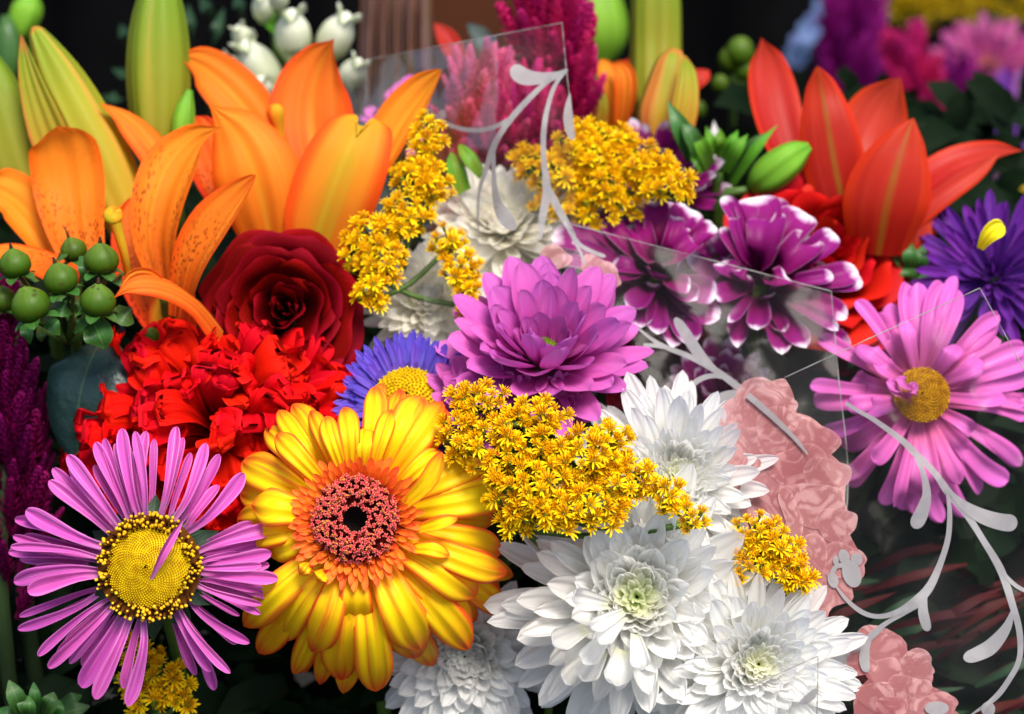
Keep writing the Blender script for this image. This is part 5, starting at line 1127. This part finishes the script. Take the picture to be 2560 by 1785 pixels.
# sheet C: right, over the pink chrysanthemum, with the pink printed roses
dC = lambda x, y: .030 + (1000 - y) * .00002 + crease(x, y, 2.9)
FC = Film('clear_film', 'clear film sheet printed with pink roses and grey scrolls at the lower right', quad((1790, 1022), (2450, 720), (3060, 1850), (1790, 1850)), dC, m_filmh, [[(1961, 944), (2200, 834), (2450, 720)], [(2450, 720), (2560, 924), (2700, 1183)]])
R1 = [(1800, 1040), (1850, 985), (1900, 965), (1953, 946), (1970, 958), (1984, 990), (1986, 1030), (2000, 1033), (2030, 1045), (2060, 1070), (2082, 1092), (2082, 1115), (2075, 1132), (2099, 1155), (2112, 1178), (2114, 1220), (2112, 1255), (2135, 1320), (2125, 1335), (2140, 1366), (2158, 1400), (2160, 1440), (2131, 1463), (2131, 1500), (2080, 1520), (2060, 1560), (2010, 1580), (1960, 1560), (1900, 1400), (1840, 1250)]
FC.shape(R1, .0003, m_rosepr)
for (x, y, r, sd) in [(a_, b_, c_ * 1.25, d_) for a_, b_, c_, d_ in [(1905, 1010, 62, 1), (1860, 1060, 60, 2), (1960, 1080, 62, 3), (2025, 1105, 55, 4), (1900, 1120, 55, 5), (2000, 1170, 60, 6), (2065, 1190, 48, 7), (1950, 1210, 52, 8), (2040, 1260, 56, 9), (1985, 1290, 48, 10), (2090, 1310, 42, 11), (2040, 1350, 50, 12), (2105, 1400, 44, 13), (2060, 1450, 50, 14), (1930, 1060, 36, 15), (2010, 1060, 34, 16), (1985, 1120, 34, 17), (2060, 1140, 30, 18)] if d_ in (1, 4, 6, 7, 9, 11, 13, 3)]:
    FC.blossom(x, y, r, .0004 + sd * .00003, m_rosepr2 if sd % 2 else m_rosepr, sd)
FC.shape([(1955, 1215), (1975, 1225), (1995, 1270), (2008, 1310), (2000, 1350), (1980, 1350), (1960, 1290), (1945, 1245)], .0012, m_rosepr2)
FC.shape([(2010, 1345), (2040, 1335), (2062, 1350), (2068, 1385), (2062, 1430), (2045, 1500), (2030, 1560), (2005, 1580), (1985, 1500), (1995, 1420)], .0012, m_rosepr2)
R2 = zz(Z34, [(560, 1240), (620, 1180), (690, 1120), (760, 1130), (830, 1165), (885, 1215), (890, 1258), (945, 1255), (990, 1300), (1020, 1360), (1030, 1410), (1010, 1450), (975, 1480), (1080, 1490), (1140, 1505), (1168, 1540), (1150, 1580), (1180, 1640), (900, 1700), (640, 1690), (600, 1500), (690, 1380)])
FC.shape(R2, .0003, m_rosepr)
for (x, y, r, sd) in [(2180, 1600, 44, 21), (2230, 1620, 40, 22), (2290, 1660, 46, 23), (2210, 1680, 46, 24), (2260, 1720, 44, 25), (2340, 1770, 50, 26), (2190, 1740, 46, 27), (2150, 1660, 40, 28), (2300, 1720, 30, 29), (2230, 1770, 40, 30)]:
    FC.blossom(x, y, r, .0004 + (sd - 20) * .00003, m_rosepr2 if sd % 2 else m_rosepr, sd)
FC.ribbon(zz(Z23, [(1785, 1300), (1855, 1358), (1990, 1480), (2100, 1590), (2190, 1700)]), [8, 8, 7, 5, 3], .0020)
FC.ribbon([(2115, 1008), (2150, 1030)] + zz(Z34, [(710, 0), (860, 110), (940, 190), (1040, 290), (1110, 390), (1210, 510), (1300, 650), (1400, 820), (1460, 1000), (1500, 1150), (1500, 1300), (1440, 1420), (1360, 1520), (1230, 1610)]), [5, 5, 6, 8, 9, 8, 10, 9, 8, 10, 9, 8, 7, 7, 8, 5], .0008)
FC.ribbon(zz(Z34, [(930, 190), (975, 290), (995, 400), (970, 500), (925, 590)]), [3, 7, 11, 17, 19], .0011)
FC.ribbon(zz(Z34, [(1105, 380), (1120, 500), (1112, 640), (1070, 780), (1010, 910), (930, 995), (840, 1045), (740, 1070), (650, 1050), (560, 980), (490, 890)]), [3, 6, 7, 8, 11, 13, 8, 6, 6, 5, 4], .0014)
FC.ribbon(zz(Z34, [(985, 960), (975, 1030), (985, 1090), (1003, 1150)]), [6, 12, 13, 10], .0011)
FC.ribbon(zz(Z34, [(960, 1010), (860, 1060), (770, 1110), (690, 1180), (590, 1275)]), [3, 5, 6, 9, 3], .0011)
FC.ribbon(zz(Z34, [(700, 1165), (665, 1230), (655, 1300), (668, 1375)]), [4, 10, 13, 10], .0015)
FC.ribbon(zz(Z34, [(1110, 380), (1190, 460), (1290, 520), (1400, 555), (1490, 562)]), [3, 12, 18, 21, 22], .0011)
FC.ribbon(zz(Z34, [(1405, 820), (1450, 875), (1510, 920), (1600, 950)]), [3, 5, 5, 4], .0011)
FC.ribbon(zz(Z34, [(1465, 1030), (1430, 1130), (1350, 1230), (1270, 1275), (1195, 1300)]), [3, 12, 19, 18, 14], .0011)
def ell(x, y, rx, ry, ang=0):
    return [Z34(x + rx * math.cos(a) * math.cos(ang) - ry * math.sin(a) * math.sin(ang), y + rx * math.cos(a) * math.sin(ang) + ry * math.sin(a) * math.cos(ang)) for a in [6.2832 * k / 10 for k in range(10)]]
for e in [(587, 838, 50, 76, -.35), (613, 760, 32, 36), (545, 745, 30, 42, -.3), (500, 765, 16, 26), (485, 872, 28, 44, -.3), (1050, 1570, 66, 38), (1330, 1575, 38, 40)]:
    FC.shape(ell(*e), .0016, m_scroll, 'printed_scroll', 3)
FC.ribbon(zz(Z34, [(540, 790), (500, 800), (480, 840), (485, 880)]), [6, 6, 6, 5], .0018)

# sheet D: fold of film over the lowest white chrysanthemum
dD = lambda x, y: -.040 + .0015 * math.sin((x + y) * .02)
FD = Film('clear_film', 'small fold of hazy film lying over the lowest white chrysanthemum', quad((1740, 1775), (2045, 1640), (2042, 1830), (1740, 1830)), dD, film_mat('hazy film fold', .55, 2), [[(1760, 1766), (1900, 1705), (2045, 1640)], [(2045, 1640), (2044, 1720), (2042, 1800)]])
for l, h in [([(1820, 1790), (1920, 1740), (2040, 1670)], [3, 5, 4]), ([(1880, 1800), (1960, 1760), (2042, 1700)], [3, 6, 3])]: FD.ribbon(l, h, .0004, m_filmh, 'fold_crease')
FD.shape([(2002, 1750), (2030, 1725), (2042, 1722), (2038, 1745), (2015, 1760), (2000, 1760)], .0004, m_scroll, 'printed_scroll')

# ------------------------------------------------------------------ deep foliage between and below the flowers
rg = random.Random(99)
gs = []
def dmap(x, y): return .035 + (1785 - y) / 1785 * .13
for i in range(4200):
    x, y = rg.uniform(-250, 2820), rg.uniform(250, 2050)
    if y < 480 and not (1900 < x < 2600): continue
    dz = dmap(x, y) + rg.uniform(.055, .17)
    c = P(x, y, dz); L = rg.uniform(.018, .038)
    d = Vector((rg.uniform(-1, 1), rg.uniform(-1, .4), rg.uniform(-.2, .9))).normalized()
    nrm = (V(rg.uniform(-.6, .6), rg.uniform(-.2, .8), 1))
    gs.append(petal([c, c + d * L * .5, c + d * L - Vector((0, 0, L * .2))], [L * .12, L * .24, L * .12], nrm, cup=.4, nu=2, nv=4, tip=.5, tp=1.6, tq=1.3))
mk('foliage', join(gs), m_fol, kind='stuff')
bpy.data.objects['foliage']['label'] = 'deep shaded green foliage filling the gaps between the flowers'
